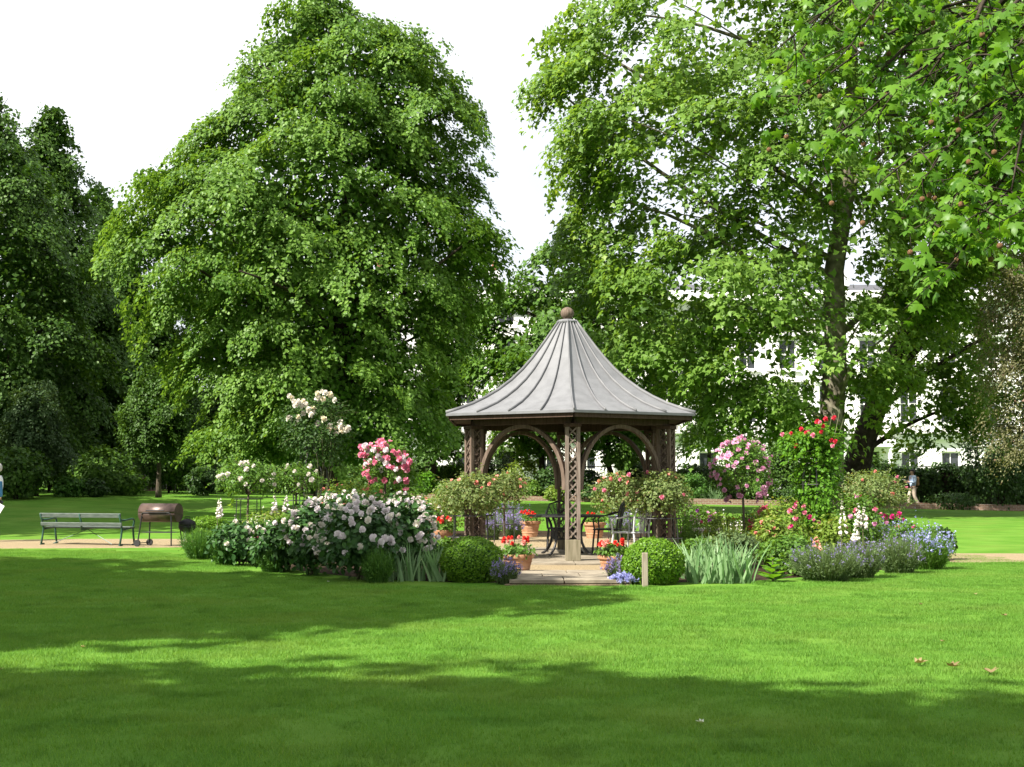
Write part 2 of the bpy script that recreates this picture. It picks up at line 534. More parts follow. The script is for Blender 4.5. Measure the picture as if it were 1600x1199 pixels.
xs = axis(-700, 700, -34, 34, .75, 0, 0)
ys = axis(-300, 1200, -12, 62, .75, 0, 0)
V = np.array([(x, y, gz(x, y)) for y in ys for x in xs])
nx = len(xs)
T = []
for j in range(len(ys) - 1):
    for i in range(nx - 1):
        a = j * nx + i
        T += [(a, a + 1, a + nx + 1), (a, a + nx + 1, a + nx)]
lawn = link(bpy.data.objects.new('lawn', arrmesh('lawn', V, np.array(T), M['lawn'], smooth=True)))
tag(lawn, 'mown green lawn spreading round the rose garden', kind='structure')

def sheet(name, poly, dz, m, label, sub=24, rim=0.03):
    """star-shaped ground sheet draped on the terrain"""
    c = sum((Vector((p[0], p[1])) for p in poly), Vector((0, 0))) / len(poly)
    rings = 7
    vs, fs = [(c.x, c.y, gz(c.x, c.y) + dz)], []
    n = len(poly)
    for r in range(1, rings + 1):
        for p in poly:
            q = c.lerp(Vector((p[0], p[1])), r / rings)
            z = gz(q.x, q.y) + dz
            if r == rings:
                z -= rim
            vs.append((q.x, q.y, z))
    for i in range(n):
        fs.append((0, 1 + i, 1 + (i + 1) % n))
    for r in range(rings - 1):
        for i in range(n):
            a = 1 + r * n + i; b = 1 + r * n + (i + 1) % n
            fs.append((a, a + n, b + n, b))
    mb = MB().add(vs, fs)
    return tag(mb.build(name, m), label, kind='structure')

def densify(poly, step=.5):
    out = []
    for i in range(len(poly)):
        a, b = Vector(poly[i][:2]), Vector(poly[(i + 1) % len(poly)][:2])
        k = max(1, int((b - a).length / step))
        out += [a.lerp(b, j / k) for j in range(k)]
    return out

front = [(268, 858), (285, 866), (320, 875), (370, 884), (440, 895), (520, 905), (600, 911), (700, 915), (800, 916), (900, 917), (985, 917), (1100, 915),
         (1200, 913), (1300, 905), (1400, 896), (1460, 888), (1488, 879), (1494, 871), (1485, 862)]
bedpoly = [G(*p) for p in front]
back = [(7.6, 29), (6.2, 32), (3.5, 34.5), (.5, 35.5), (-2.5, 35), (-5, 33), (-6.4, 30)]
bedpoly = [(p.x, p.y) for p in bedpoly] + back
sheet('flower_bed', densify(bedpoly), .018, M['soil'], 'dark soil of the round flower bed')
BEDFRONT = [(p[0], p[1]) for p in bedpoly[:len(front)]]

gp = [(1.0 + 4.0 * math.cos(a), 26.2 + 6.6 * math.sin(a)) for a in np.linspace(0, 2 * PI, 56)[:-1]]
sheet('gravel_circle', gp, .03, M['gravel'], 'tan gravel circle round the gazebo')
ent = [G(788, 915.5), G(985, 915.5), G(972, 880), G(805, 880)]
sheet('gravel_entrance', densify([(p.x, p.y) for p in ent], .4), .036, M['gravel'], 'tan gravel strip leading to the gazebo')
for nm, pp in (('left', [(-40, 844), (-40, 858), (100, 857.5), (290, 856), (330, 850), (300, 842), (120, 842)]),
               ('right', [(1470, 865), (1480, 880), (1560, 879.5), (1680, 879), (1680, 865.5), (1560, 865)])):
    q = [G(*p) for p in pp]
    sheet('gravel_path', densify([(p.x, p.y) for p in q], .5), .012, M['gravel'], 'tan gravel path leaving the bed to the %s' % nm, rim=.02)

# paving slabs at the entrance
ya, yb = G(890, 915).y, G(890, 898).y
xa, xb = G(795, 913).x, G(985, 913).x
ent_e = tag(MB().box(((xa + xb) / 2, (ya + yb) / 2, .022), (xb - xa - .02, yb - ya - .02, .05)).build('paved_entrance', M['soil']), 'stone paved entrance between the two box balls', kind='structure')
rows = 3
for r in range(rows):
    y0 = ya + (yb - ya) * r / rows; y1 = ya + (yb - ya) * (r + 1) / rows
    x = xa
    first = True
    while x < xb - .05:
        wd = RND.uniform(.5, .85) * (.6 if first and r % 2 else 1)
        first = False
        x1 = min(x + wd, xb)
        if xb - x1 < .2: x1 = xb
        MB().box(((x + x1) / 2, (y0 + y1) / 2, .045 + RND.uniform(-.003, .003)), (x1 - x - .014, y1 - y0 - .014, .05), bev=.006).build('slab', M['slab'], ent_e)
        x = x1

# ------------------------------------------------------------------ gazebo platform
GX, GY = 0.995, 24.0
PZ = .06
plat = MB().lathe([(2.72, -.02), (2.72, PZ - .02)], 48, (GX, GY, 0)).build('stone_platform', M['soil'])
tag(plat, 'round stone platform under the gazebo', kind='structure')
for (r0, r1, k) in ((0.0, .62, 6), (.62, 1.36, 10), (1.36, 2.08, 14), (2.08, 2.78, 18)):
    for i in range(k):
        a0 = 2 * PI * (i + .5 * (k % 4 == 2)) / k; a1 = 2 * PI * (i + 1 + .5 * (k % 4 == 2)) / k
        g = .008
        pts = []
        ra, rb = r0 + g, r1 - g
        for j in range(4):
            t = a0 + g / rb + (a1 - a0 - 2 * g / rb) * j / 3
            pts.append((rb * math.cos(t), rb * math.sin(t)))
        for j in range(3, -1, -1):
            gi = min(g / max(ra, .05), (a1 - a0) / 2.2)
            t = a0 + gi + (a1 - a0 - 2 * gi) * j / 3
            pts.append((ra * math.cos(t), ra * math.sin(t)))
        z0, z1 = -.01, PZ + RND.uniform(-.002, .003)
        n = len(pts)
        MB().add([(GX + p[0], GY + p[1], z0) for p in pts] + [(GX + p[0], GY + p[1], z1) for p in pts],
                 [tuple(range(n, 2 * n))] + [(q, (q + 1) % n, n + (q + 1) % n, n + q) for q in range(n)]).build('slab', M['slab'], plat)

# ------------------------------------------------------------------ gazebo
gaz = empty('gazebo', (GX, GY, PZ), 'six-sided wooden gazebo with swept grey metal roof and lattice posts', 'gazebo')
RP = 1.90
ANG = [-PI / 2 + k * PI / 3 for k in range(6)]
PW = .247
ZT = 2.24 - PZ
LH = (ZT - .36) / 12
sl_len = math.hypot(PW - .10, LH)
sl_ang = math.atan2(LH, PW - .10)
slat_me = MB().box((0, 0, 0), (sl_len, .014, .022)).mesh('slat', M['oak'])
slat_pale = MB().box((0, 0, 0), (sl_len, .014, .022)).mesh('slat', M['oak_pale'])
for k, a in enumerate(ANG):
    cx, cy = RP * math.cos(a), RP * math.sin(a)
    po = MB().box((0, 0, .17), (PW, PW, .34), bev=.006).build('post', M['oak_base'], gaz)
    po.location = (cx, cy, 0)
    po.rotation_euler = (0, 0, a + PI / 2)
    for sx in (-1, 1):
        for sy in (-1, 1):
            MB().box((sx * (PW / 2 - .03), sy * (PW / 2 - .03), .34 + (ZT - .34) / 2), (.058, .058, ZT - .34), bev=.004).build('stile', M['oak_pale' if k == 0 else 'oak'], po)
    jm = MB()
    for fc in range(4):
        ang = fc * PI / 2
        for i in range(12):
            for s in (-1, 1):
                z = .36 + LH * (i + .5)
                yy = -(PW / 2 - .022) + (.008 if s > 0 else -.007)
                Mz = Matrix.Rotation(ang, 4, 'Z')
                sep = (k == 0 and fc in (0, 2)) or (k in (1, 5) and fc in ((0, 3) if k == 1 else (0, 1)))
                Mx = Mz @ Matrix.Translation((0, yy, z)) @ Matrix.Rotation(s * sl_ang, 4, 'Y')
                if sep:
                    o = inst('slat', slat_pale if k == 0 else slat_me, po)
                    o.matrix_local = Mx
                else:
                    jm.box(Mx.translation, (sl_len, .014, .022), M=Mx.to_3x3().to_4x4())
    if jm.v:
        tag(jm.build('lattice', M['oak'], po), kind='stuff')
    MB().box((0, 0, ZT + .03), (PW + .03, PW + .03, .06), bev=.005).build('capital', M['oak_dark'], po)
for k in range(6):
    a, b = ANG[k], ANG[(k + 1) % 6]
    A = Vector((RP * math.cos(a), RP * math.sin(a), 0)); B = Vector((RP * math.cos(b), RP * math.sin(b), 0))
    d = (B - A); L = d.length; d.normalize()
    rz = math.atan2(d.y, d.x)
    mid = (A + B) / 2
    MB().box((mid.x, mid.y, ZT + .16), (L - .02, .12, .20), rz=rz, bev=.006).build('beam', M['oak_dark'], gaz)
    # two curved braces forming an arch
    hs = L / 2 - PW / 2 + .01
    for s in (-1, 1):
        base = 1.18 - PZ
        pts = []
        for i in range(15):
            t = i / 14 * PI / 2
            pts.append((s * (hs - .035 - (hs - .035) * (1 - math.cos(t)) - .0), base + .12 + (ZT + .03 - base - .12) * math.sin(t)))
        pts = [(s * (hs - .035), base + .03)] + pts
        vs, fs = [], []
        n = len(pts)
        for i, (u, z) in enumerate(pts):
            # inner / outer edge offset along the curve normal
            p0 = pts[max(i - 1, 0)]; p1 = pts[min(i + 1, n - 1)]
            tx, tz = p1[0] - p0[0], p1[1] - p0[1]
            ll = math.hypot(tx, tz); tx /= ll; tz /= ll
            nx_, nz_ = -tz, tx
            hw = .031
            cen = mid + d * u
            perp = Vector((-d.y, d.x, 0))
            for sn in (-1, 1):
                for sd_ in (-1, 1):
                    q = mid + d * (u + nx_ * hw * sn) + perp * (.045 * sd_)
                    vs.append((q.x, q.y, z + nz_ * hw * sn))
        for i in range(n - 1):
            o = i * 4
            for (e, g) in ((0, 1), (1, 3), (3, 2), (2, 0)):
                fs.append((o + e, o + g, o + 4 + g, o + 4 + e))
        fs.append((0, 1, 3, 2)); fs.append((n * 4 - 4, n * 4 - 3, n * 4 - 1, n * 4 - 2))
        MB().add(vs, fs).build('arch_brace', M['oak'], gaz)

ROOF = [(2.44, 2.50), (2.20, 2.57), (1.92, 2.67), (1.66, 2.79), (1.41, 2.93), (1.15, 3.11), (.92, 3.31), (.73, 3.51), (.56, 3.71), (.41, 3.90), (.28, 4.07), (.17, 4.21)]
ROOF = [(r, z - PZ) for r, z in ROOF]
def rv(k, i):
    r, z = ROOF[i]
    return Vector((r * math.cos(ANG[k % 6]), r * math.sin(ANG[k % 6]), z))
soff_v, soff_f = [], []
for k in range(6):
    for j in range(4):
        vs, fs = [], []
        n = len(ROOF)
        for i in range(n):
            A, B = rv(k, i), rv(k + 1, i)
            vs += [A.lerp(B, j / 4), A.lerp(B, (j + 1) / 4)]
        for i in range(n):
            A, B = rv(k, i), rv(k + 1, i)
            vs += [A.lerp(B, j / 4) - Vector((0, 0, .03)), A.lerp(B, (j + 1) / 4) - Vector((0, 0, .03))]
        for i in range(n - 1):
            fs.append((2 * i, 2 * i + 1, 2 * i + 3, 2 * i + 2))
            o = 2 * n
            fs.append((o + 2 * i, o + 2 * i + 2, o + 2 * i + 3, o + 2 * i + 1))
        fs.append((0, 2 * n, 2 * n + 1, 1))
        p = MB().add(vs, fs).build('roof_panel', M['lead'], gaz, smooth=False)
    for j in range(0, 4):
        pts = []
        rd = .013 if j else .016
        for i in range(len(ROOF)):
            A, B = rv(k, i), rv(k + 1, i)
            pts.append(A.lerp(B, j / 4) + Vector((0, 0, .014)))
        MB().tube(pts, [rd * (.55 + .45 * min(1, ROOF[i][0] / .9)) for i in range(len(ROOF))], 6, flat=2.4).build('roof_seam' if j else 'hip_seam', M['seam'], gaz, smooth=True)
    # drip edge, fascia and soffit
    A, B = rv(k, 0), rv(k + 1, 0)
    mid = (A + B) / 2
    d = (B - A).normalized(); rz = math.atan2(d.y, d.x)
    out = Vector((mid.x, mid.y, 0)).normalized()
    MB().box(mid + Vector((0, 0, -.028)) - out * .022, ((B - A).length - .01, .055, .03), rz=rz).build('drip_edge', M['lead'], gaz)
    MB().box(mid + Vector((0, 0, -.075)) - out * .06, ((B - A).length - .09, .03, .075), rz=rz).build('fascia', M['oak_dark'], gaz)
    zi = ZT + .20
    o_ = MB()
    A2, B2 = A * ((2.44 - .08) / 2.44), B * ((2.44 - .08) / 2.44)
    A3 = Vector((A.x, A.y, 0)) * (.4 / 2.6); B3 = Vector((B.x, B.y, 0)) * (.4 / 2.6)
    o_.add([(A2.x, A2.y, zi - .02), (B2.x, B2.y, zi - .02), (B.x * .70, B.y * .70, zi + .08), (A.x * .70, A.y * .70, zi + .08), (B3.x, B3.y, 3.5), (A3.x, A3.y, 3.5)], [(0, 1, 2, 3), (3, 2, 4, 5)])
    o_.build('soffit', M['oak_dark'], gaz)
zt = ROOF[-1][1]
MB().lathe([(.19, zt - .03), (.20, zt), (.17, zt + .03), (.10, zt + .045)], 12).build('roof_cap', M['lead'], gaz)
prof = [(.075, zt + .03)] + [(.118 * math.sin(t), zt + .155 - .112 * math.cos(t)) for t in np.linspace(.6, PI - .05, 12)]
MB().lathe(prof, 48, wob=.035).build('finial_ball', M['oak'], gaz, smooth=True)

# ------------------------------------------------------------------ table and chairs
tb = empty('garden_table', (GX - .03, GY, PZ), 'round dark cast metal table with curved legs inside the gazebo', 'table')
MB().lathe([(.66, .665), (.69, .675), (.69, .695), (.67, .70), (.60, .70)], 40).build('table_top', M['iron'], tb)
for k in range(4):
    a = PI / 4 + k * PI / 2 + .15
    pr = [(.42, .66), (.37, .60), (.33, .52), (.31, .42), (.31, .32), (.33, .22), (.38, .12), (.46, .04), (.53, .005)]
    MB().tube([(r * math.cos(a), r * math.sin(a), z) for r, z in pr], .024, 6).build('leg', M['iron'], tb, smooth=True)
sh = MB()
for k in range(4):
    a = PI / 4 + k * PI / 2 + .15; b = a + PI / 2
    A = Vector((.31 * math.cos(a), .31 * math.sin(a), 0)); B = Vector((.31 * math.cos(b), .31 * math.sin(b), 0))
    for z in (.27, .43):
        sh.tube([A + Vector((0, 0, z)), B + Vector((0, 0, z))], .010, 5)
    for i in range(5):
        p = A.lerp(B, (i + .0) / 5); q = A.lerp(B, (i + 1.0) / 5)
        sh.tube([p + Vector((0, 0, .27)), q + Vector((0, 0, .43))], .007, 4)
        sh.tube([p + Vector((0, 0, .43)), q + Vector((0, 0, .27))], .007, 4)
sh.build('stretcher_lattice', M['iron'], tb)

def chair(label, x, y, rz, m, sc_=1.0):
    t = empty('garden_chair', (x, y, PZ), label, 'chair', 'metal chairs round the table', rz)
    w2, sd2, hs = .25, .24, .43
    st = MB().box((0, 0, hs), (.50, .46, .025), bev=.01)
    st.build('seat', m, t)
    for sx in (-1, 1):
        MB().tube([(sx * .22, -.20, hs), (sx * .24, -.23, .25), (sx * .25, -.27, .0)], .017, 6).build('leg', m, t)
        MB().tube([(sx * .22, .20, hs), (sx * .24, .22, .25), (sx * .25, .24, .0)], .017, 6).build('leg', m, t)
        MB().tube([(sx * .26, -.20, hs + .32), (sx * .28, 0, hs + .25), (sx * .28, .17, hs + .23), (sx * .27, .22, hs + .17), (sx * .25, .20, hs)], .015, 6).build('armrest', m, t)
    fr = MB().tube([(-.23, -.20, hs), (-.25, -.24, hs + .28), (-.20, -.28, hs + .44), (0, -.30, hs + .50), (.20, -.28, hs + .44), (.25, -.24, hs + .28), (.23, -.20, hs)], .016, 6)
    fr.build('backrest_frame', m, t)
    la = MB()
    for i in range(-3, 4):
        u = i / 3.4
        la.tube([(u * .08, -.215, hs + .02), (u * .16, -.25, hs + .25), (u * .23, -.29, hs + .47 - .10 * u * u)], .008, 5)
        la.tube([(-u * .2, -.235, hs + .12), (u * .12, -.27, hs + .36)], .007, 4)
    la.build('backrest_lattice', m, t)
    return t
p = P(949, 840, 24.6)
chair('dark metal armchair right of the table', p.x, 24.5, -PI / 2 * 1.15 + PI, M['iron'])
p = P(986, 840, 22.9)
chair('pale grey cast metal armchair behind the right front pot', p.x, 22.9, .9, M['castgrey'])
p = P(876, 840, 25.1)
chair('dark metal armchair at the far side of the table behind the front post', p.x, 25.05, PI, M['iron'])

# ------------------------------------------------------------------ terrace houses behind the trees
BY = 82.0
def house(x0, wd, label, cols):
    h = empty('terrace_house', (x0, BY, 0), label, 'house', 'white terrace behind the trees')
    H = 13.2
    wins = []
    for fl, (zb, zh, ww) in enumerate(((1.1, 2.2, 1.15), (5.0, 2.4, 1.15), (8.3, 1.9, 1.1), (11.0, 1.3, 1.05))):
        for c in range(cols):
            xc = wd * (c + .5) / cols
            door = (fl == 0 and c == 0)
            wins.append((xc, zb if not door else .6, zh if not door else 2.7, ww, fl, door))
    # wall with real openings
    wm = MB()
    xsl = sorted({0.0, wd} | {round(w_[0] - w_[3] / 2, 4) for w_ in wins} | {round(w_[0] + w_[3] / 2, 4) for w_ in wins})
    zsl = sorted({0.0, H} | {round(w_[1], 4) for w_ in wins} | {round(w_[1] + w_[2], 4) for w_ in wins})
    for i in range(len(xsl) - 1):
        for j in range(len(zsl) - 1):
            xm, zm = (xsl[i] + xsl[i + 1]) / 2, (zsl[j] + zsl[j + 1]) / 2
            if any(abs(xm - w_[0]) < w_[3] / 2 and w_[1] < zm < w_[1] + w_[2] for w_ in wins):
                continue
            wm.add([(xsl[i], 0, zsl[j]), (xsl[i + 1], 0, zsl[j]), (xsl[i + 1], 0, zsl[j + 1]), (xsl[i], 0, zsl[j + 1])], [(0, 1, 2, 3)])
    for w_ in wins:
        a, b, z0, z1 = w_[0] - w_[3] / 2, w_[0] + w_[3] / 2, w_[1], w_[1] + w_[2]
        wm.add([(a, 0, z0), (b, 0, z0), (b, 0, z1), (a, 0, z1), (a, .28, z0), (b, .28, z0), (b, .28, z1), (a, .28, z1)], [(0, 4, 5, 1), (1, 5, 6, 2), (2, 6, 7, 3), (3, 7, 4, 0)])
    wm.add([(0, 9, 0), (wd, 9, 0), (wd, 9, H), (0, 9, H), (0, 0, 0), (wd, 0, 0), (wd, 0, H), (0, 0, H)], [(1, 0, 3, 2), (0, 4, 7, 3), (5, 1, 2, 6)])
    wm.build('wall', M['stucco'], h)
    for (xc, zb, zh, ww, fl, door) in wins:
        if door:
            d = MB().box((xc, .22, zb + zh / 2), (ww - .02, .08, zh - .02), bev=.02).build('door', M['black'], h)
            MB().box((xc + .35, .15, zb + 1.1), (.06, .06, .06)).build('handle', M['tan'], d)
            continue
        wn = MB()
        for s in (-1, 1):
            wn.box((xc + s * (ww / 2 - .04), .2, zb + zh / 2), (.08, .07, zh))
        for z in (zb + .05, zb + zh / 2, zb + zh - .05):
            wn.box((xc, .205, z), (ww - .16, .06, .09))
        wn.box((xc, .21, zb + zh / 2), (.04, .04, zh - .1))
        wo_ = wn.build('window', M['stucco'], h)
        MB().box((xc, .25, zb + zh / 2), (ww - .02, .02, zh - .02)).build('pane', M['glass'], wo_)
        MB().box((xc, -.06, zb - .07), (ww + .3, .2, .12)).build('sill', M['stucco'], wo_)
        if fl in (1, 2):
            MB().box((xc, -.08, zb + zh + .22), (ww + .5, .26, .16)).build('hood', M['stucco'], wo_)
    for z, dp, hh in ((4.2, .3, .35), (H - .5, .55, .4)):
        MB().box((wd / 2, -dp / 2 - .002, z), (wd - .01, dp, hh)).build('cornice', M['stucco'], h)
    # porch
    xc = wd * .5 / cols
    pm = MB().box((xc, -.7, 3.75), (2.4, 1.4, .45), bev=.03)
    po = pm.build('porch', M['stucco'], h)
    for s in (-1, 1):
        MB().lathe([(.24, .0), (.24, .25), (.18, .3), (.165, 3.2), (.22, 3.35), (.26, 3.53)], 14, (xc + s * .95, -1.12, 0)).build('column', M['stucco'], po, smooth=False)
    bm_ = MB()
    for i in range(int(wd / .28)):
        bm_.lathe([(.05, 0), (.07, .2), (.04, .45), (.06, .55)], 6, (.14 + i * .28, -.38, 4.38))
    bm_.box((wd / 2, -.38, 4.98), (wd - .02, .2, .1)).box((wd / 2, -.26, 4.41), (wd - .02, .5, .05))
    bm_.build('balustrade', M['stucco'], h)
    MB().add([(0, .4, H - .02), (wd, .4, H - .02), (wd, 3, H + .8), (0, 3, H + .8), (0, 9, H), (wd, 9, H)], [(0, 1, 2, 3), (3, 2, 5, 4), (0, 3, 4), (1, 5, 2)]).build('roof', M['slate'], h)
    ch = MB().box((.45, 4, H + .7), (.8, 2.6, 1.9)).build('chimney', M['stucco'], h)
    for i in range(4):
        MB().lathe([(.15, 0), (.13, .5), (.17, .55), (.17, .65)], 8, (.45, 3 + i * .65, H + 1.64)).build('chimney_pot', M['clay'], ch)
x = -9.0
hn = ['white stucco house seen left of the gazebo roof', 'white stucco house straight behind the gazebo roof',
      'white stucco house just right of the gazebo', 'white stucco house behind the lilac-pink rose', 'white stucco house behind the big plane trunk',
      'white stucco house above the walker with the bag', 'rightmost white stucco house at the picture edge']
for i, lb in enumerate(hn):
    house(x, 7.4, lb, 3)
    x += 7.4

# ------------------------------------------------------------------ border at the far end of the lawn
def strip(name, pts, depth, dz, m, label):
    vs, fs = [], []
    for i, (x, y) in enumerate(pts):
        vs += [(x, y, gz(x, y) + dz), (x, y + depth, gz(x, y + depth) + dz)]
    for i in range(len(pts) - 1):
        fs.append((2 * i, 2 * i + 2, 2 * i + 3, 2 * i + 1))
    return tag(MB().add(vs, fs).build(name, m), label, kind='structure')
strip('border_soil', [(x, 57.4) for x in np.linspace(-9, 32, 40)], 9, .05, M['soil'], 'dark soil of the border along the railings')
edge_l = [(G(px, py).x, G(px, py).y) for px, py in ((-120, 785), (-20, 780), (60, 776), (130, 771.5), (180, 769), (240, 767), (300, 766), (380, 768), (460, 770), (560, 770))]
strip('shrubbery_soil', edge_l, 12, .03, M['soil'], 'dark soil under the trees at the left')
for x0, x1, hh, lb in ((-6.5, 1.9, .20, 'low brick edging wall seen under the left arch of the gazebo'), (1.9, 12.6, .24, 'low brick edging wall behind the right side of the bed'),
                       (12.6, 26, .26, 'low brick edging wall by the walking person')):
    n = 12
    vs, fs = [], []
    for i in range(n + 1):
        x = x0 + (x1 - x0) * i / n
        z = gz(x, 57.3)
        vs += [(x, 57.2, z - .05), (x, 57.2, z + hh), (x, 57.45, z + hh), (x, 57.45, z - .05)]
    for i in range(n):
        for e in range(3):
            fs.append((4 * i + e, 4 * i + 4 + e, 4 * i + 5 + e, 4 * i + 1 + e))
    fs += [(0, 1, 2, 3), (4 * n + 3, 4 * n + 2, 4 * n + 1, 4 * n)]
    wl = MB().add(vs, fs).build('brick_edging', M['brick'])
    tag(wl, lb, 'wall', 'low brick edging')

fence = empty('iron_railing', (0, 66.5, gz(0, 66)), 'black iron railing along the street behind the border', 'railing')
for z in (.25, 1.55):
    MB().box((8, 0, z), (60, .04, .05)).build('rail', M['iron'], fence)
bars = MB()
for i in range(400):
    bars.box((-22 + i * .15, 0, .85), (.022, .022, 1.7))
tag(bars.build('bar', M['iron'], fence), kind='stuff')

# ================================================================== TREES
def clumps_leaves(C, RC, per, size, flat=.6, droop=.35, jit=.45, updir=.5, tone=None):
    """leaves spread over the upper skin of every clump"""
    pos, nrm, tip, sz, sh_ = [], [], [], [], []
    for ci, (c, r) in enumerate(zip(C, RC)):
        n = int(per * r * r) + 3
        d = unit(rng.normal(size=(n, 3)))
        d[:, 2] = np.abs(d[:, 2]) * 1.1 - .25
        d = unit(d)
        rho = r * (.55 + .55 * np.sqrt(rng.random((n, 1))))
        lump = 1 + .25 * np.sin(3 * d[:, :1] * 2 + c[0] * 5) * np.sin(3 * d[:, 1:2] * 2 + c[2] * 3)
        p = d * rho * lump * np.array([1, 1, flat])
        p[:, 2] -= droop * r * ((p[:, 0] ** 2 + p[:, 1] ** 2) / (r * r))
        pos.append(p + c)
        nrm.append(d * .55 + np.array([0, 0, updir]) + rng.normal(size=(n, 3)) * jit * .6)
        tip.append(d * np.array([1, 1, .2]) * .8 + np.array([0, 0, -.6]) + rng.normal(size=(n, 3)) * .5)
        sz.append(size * rng.uniform(.7, 1.25, n))
        base = rng.uniform(-.15, .15) if tone is None else tone[ci] + rng.uniform(-.07, .07)
        sh_.append(np.clip(rng.beta(2, 2.5, n) + base, 0, 1))
    return (np.concatenate(pos), np.concatenate(nrm), np.concatenate(tip), np.concatenate(sz), np.concatenate(sh_))

def fronds(z, th, r, zz, xc, hw, Y, kd, L, W, per, size, droop=.55, rise=.2, thick=.10, rag=.11, lumpy=.13):
    """leafy boughs: drooping fans that end at the crown's outline, ragged, one above the other"""
    pos, nrm, tip, sz, rn, C = [], [], [], [], [], []
    ph1, ph2 = rng.uniform(0, 6.28, 2)
    for i in range(len(z)):
        h = float(np.interp(z[i], zz, hw))
        o = np.array([math.cos(th[i]), math.sin(th[i]) * 1.0, 0.0])
        a = th[i] + rng.normal() * .45
        out = np.array([math.cos(a), math.sin(a), 0.0]); side = np.array([-out[1], out[0], 0.0])
        pk_ = math.sin(z[i] * 1.7 + th[i] * 2.3 + ph1) * math.sin(z[i] * .9 - th[i] * 3.1 + ph2)
        h *= 1 + lumpy * pk_
        Li = min(L * rng.uniform(.6, 1.3), h * .95 + .3); Wi = W * rng.uniform(.65, 1.3) * min(1, Li / L + .3)
        tp = np.array([np.interp(z[i], zz, xc), Y, z[i]]) + o * np.array([h, h * kd, 0]) * r[i]
        b = tp - out * Li * .92 + np.array([0, 0, (droop - rise) * Li * .35])
        K = max(5, int(13 * Li * Wi / (L * W)))
        cu = rng.uniform(.12, .98, K); cv = rng.uniform(-1, 1, K)
        n = int(per * Li * Wi / (L * W)) + 6
        k = rng.integers(0, K, n)
        u = cu[k] + rng.normal(size=n) * rag * .8; v = cv[k] + rng.normal(size=n) * rag * 2.0
        wid = np.sin(PI * np.clip(.18 + .72 * u, 0, 1))
        zt_ = rise * Li * np.sin(PI * np.clip(u, 0, 1) * .7) - droop * Li * np.clip(u, 0, 1.2) ** 2.2 - .30 * Wi * (v * wid) ** 2
        lump = rng.normal(size=K) * .13
        p = b + out * (Li * u)[:, None] + side * (Wi * v * wid)[:, None]
        p[:, 2] += zt_ + lump[k] + rng.normal(size=n) * thick - np.abs(rng.normal(size=n)) * thick * .8
        slope = out * (.25 + .9 * u)[:, None] + side * (.5 * v * wid)[:, None]
        nrm.append(slope * .75 + np.array([0, 0, .62]) + rng.normal(size=(n, 3)) * .38)
        tip.append(out * .7 + side * (v * .6)[:, None] + np.array([0, 0, -.75]) + rng.normal(size=(n, 3)) * .5)
        pos.append(p); sz.append(size * rng.uniform(.65, 1.3, n))
        tone = rng.uniform(-.13, .13)
        rn.append(np.clip(rng.beta(2, 2.4, n) + tone + (u - .5) * .15, 0, 1))
        C.append(b + out * Li * .55 + np.array([0, 0, rise * Li * .4]))
    return tuple(np.concatenate(q) for q in (pos, nrm, tip, sz, rn)) + (np.array(C),)

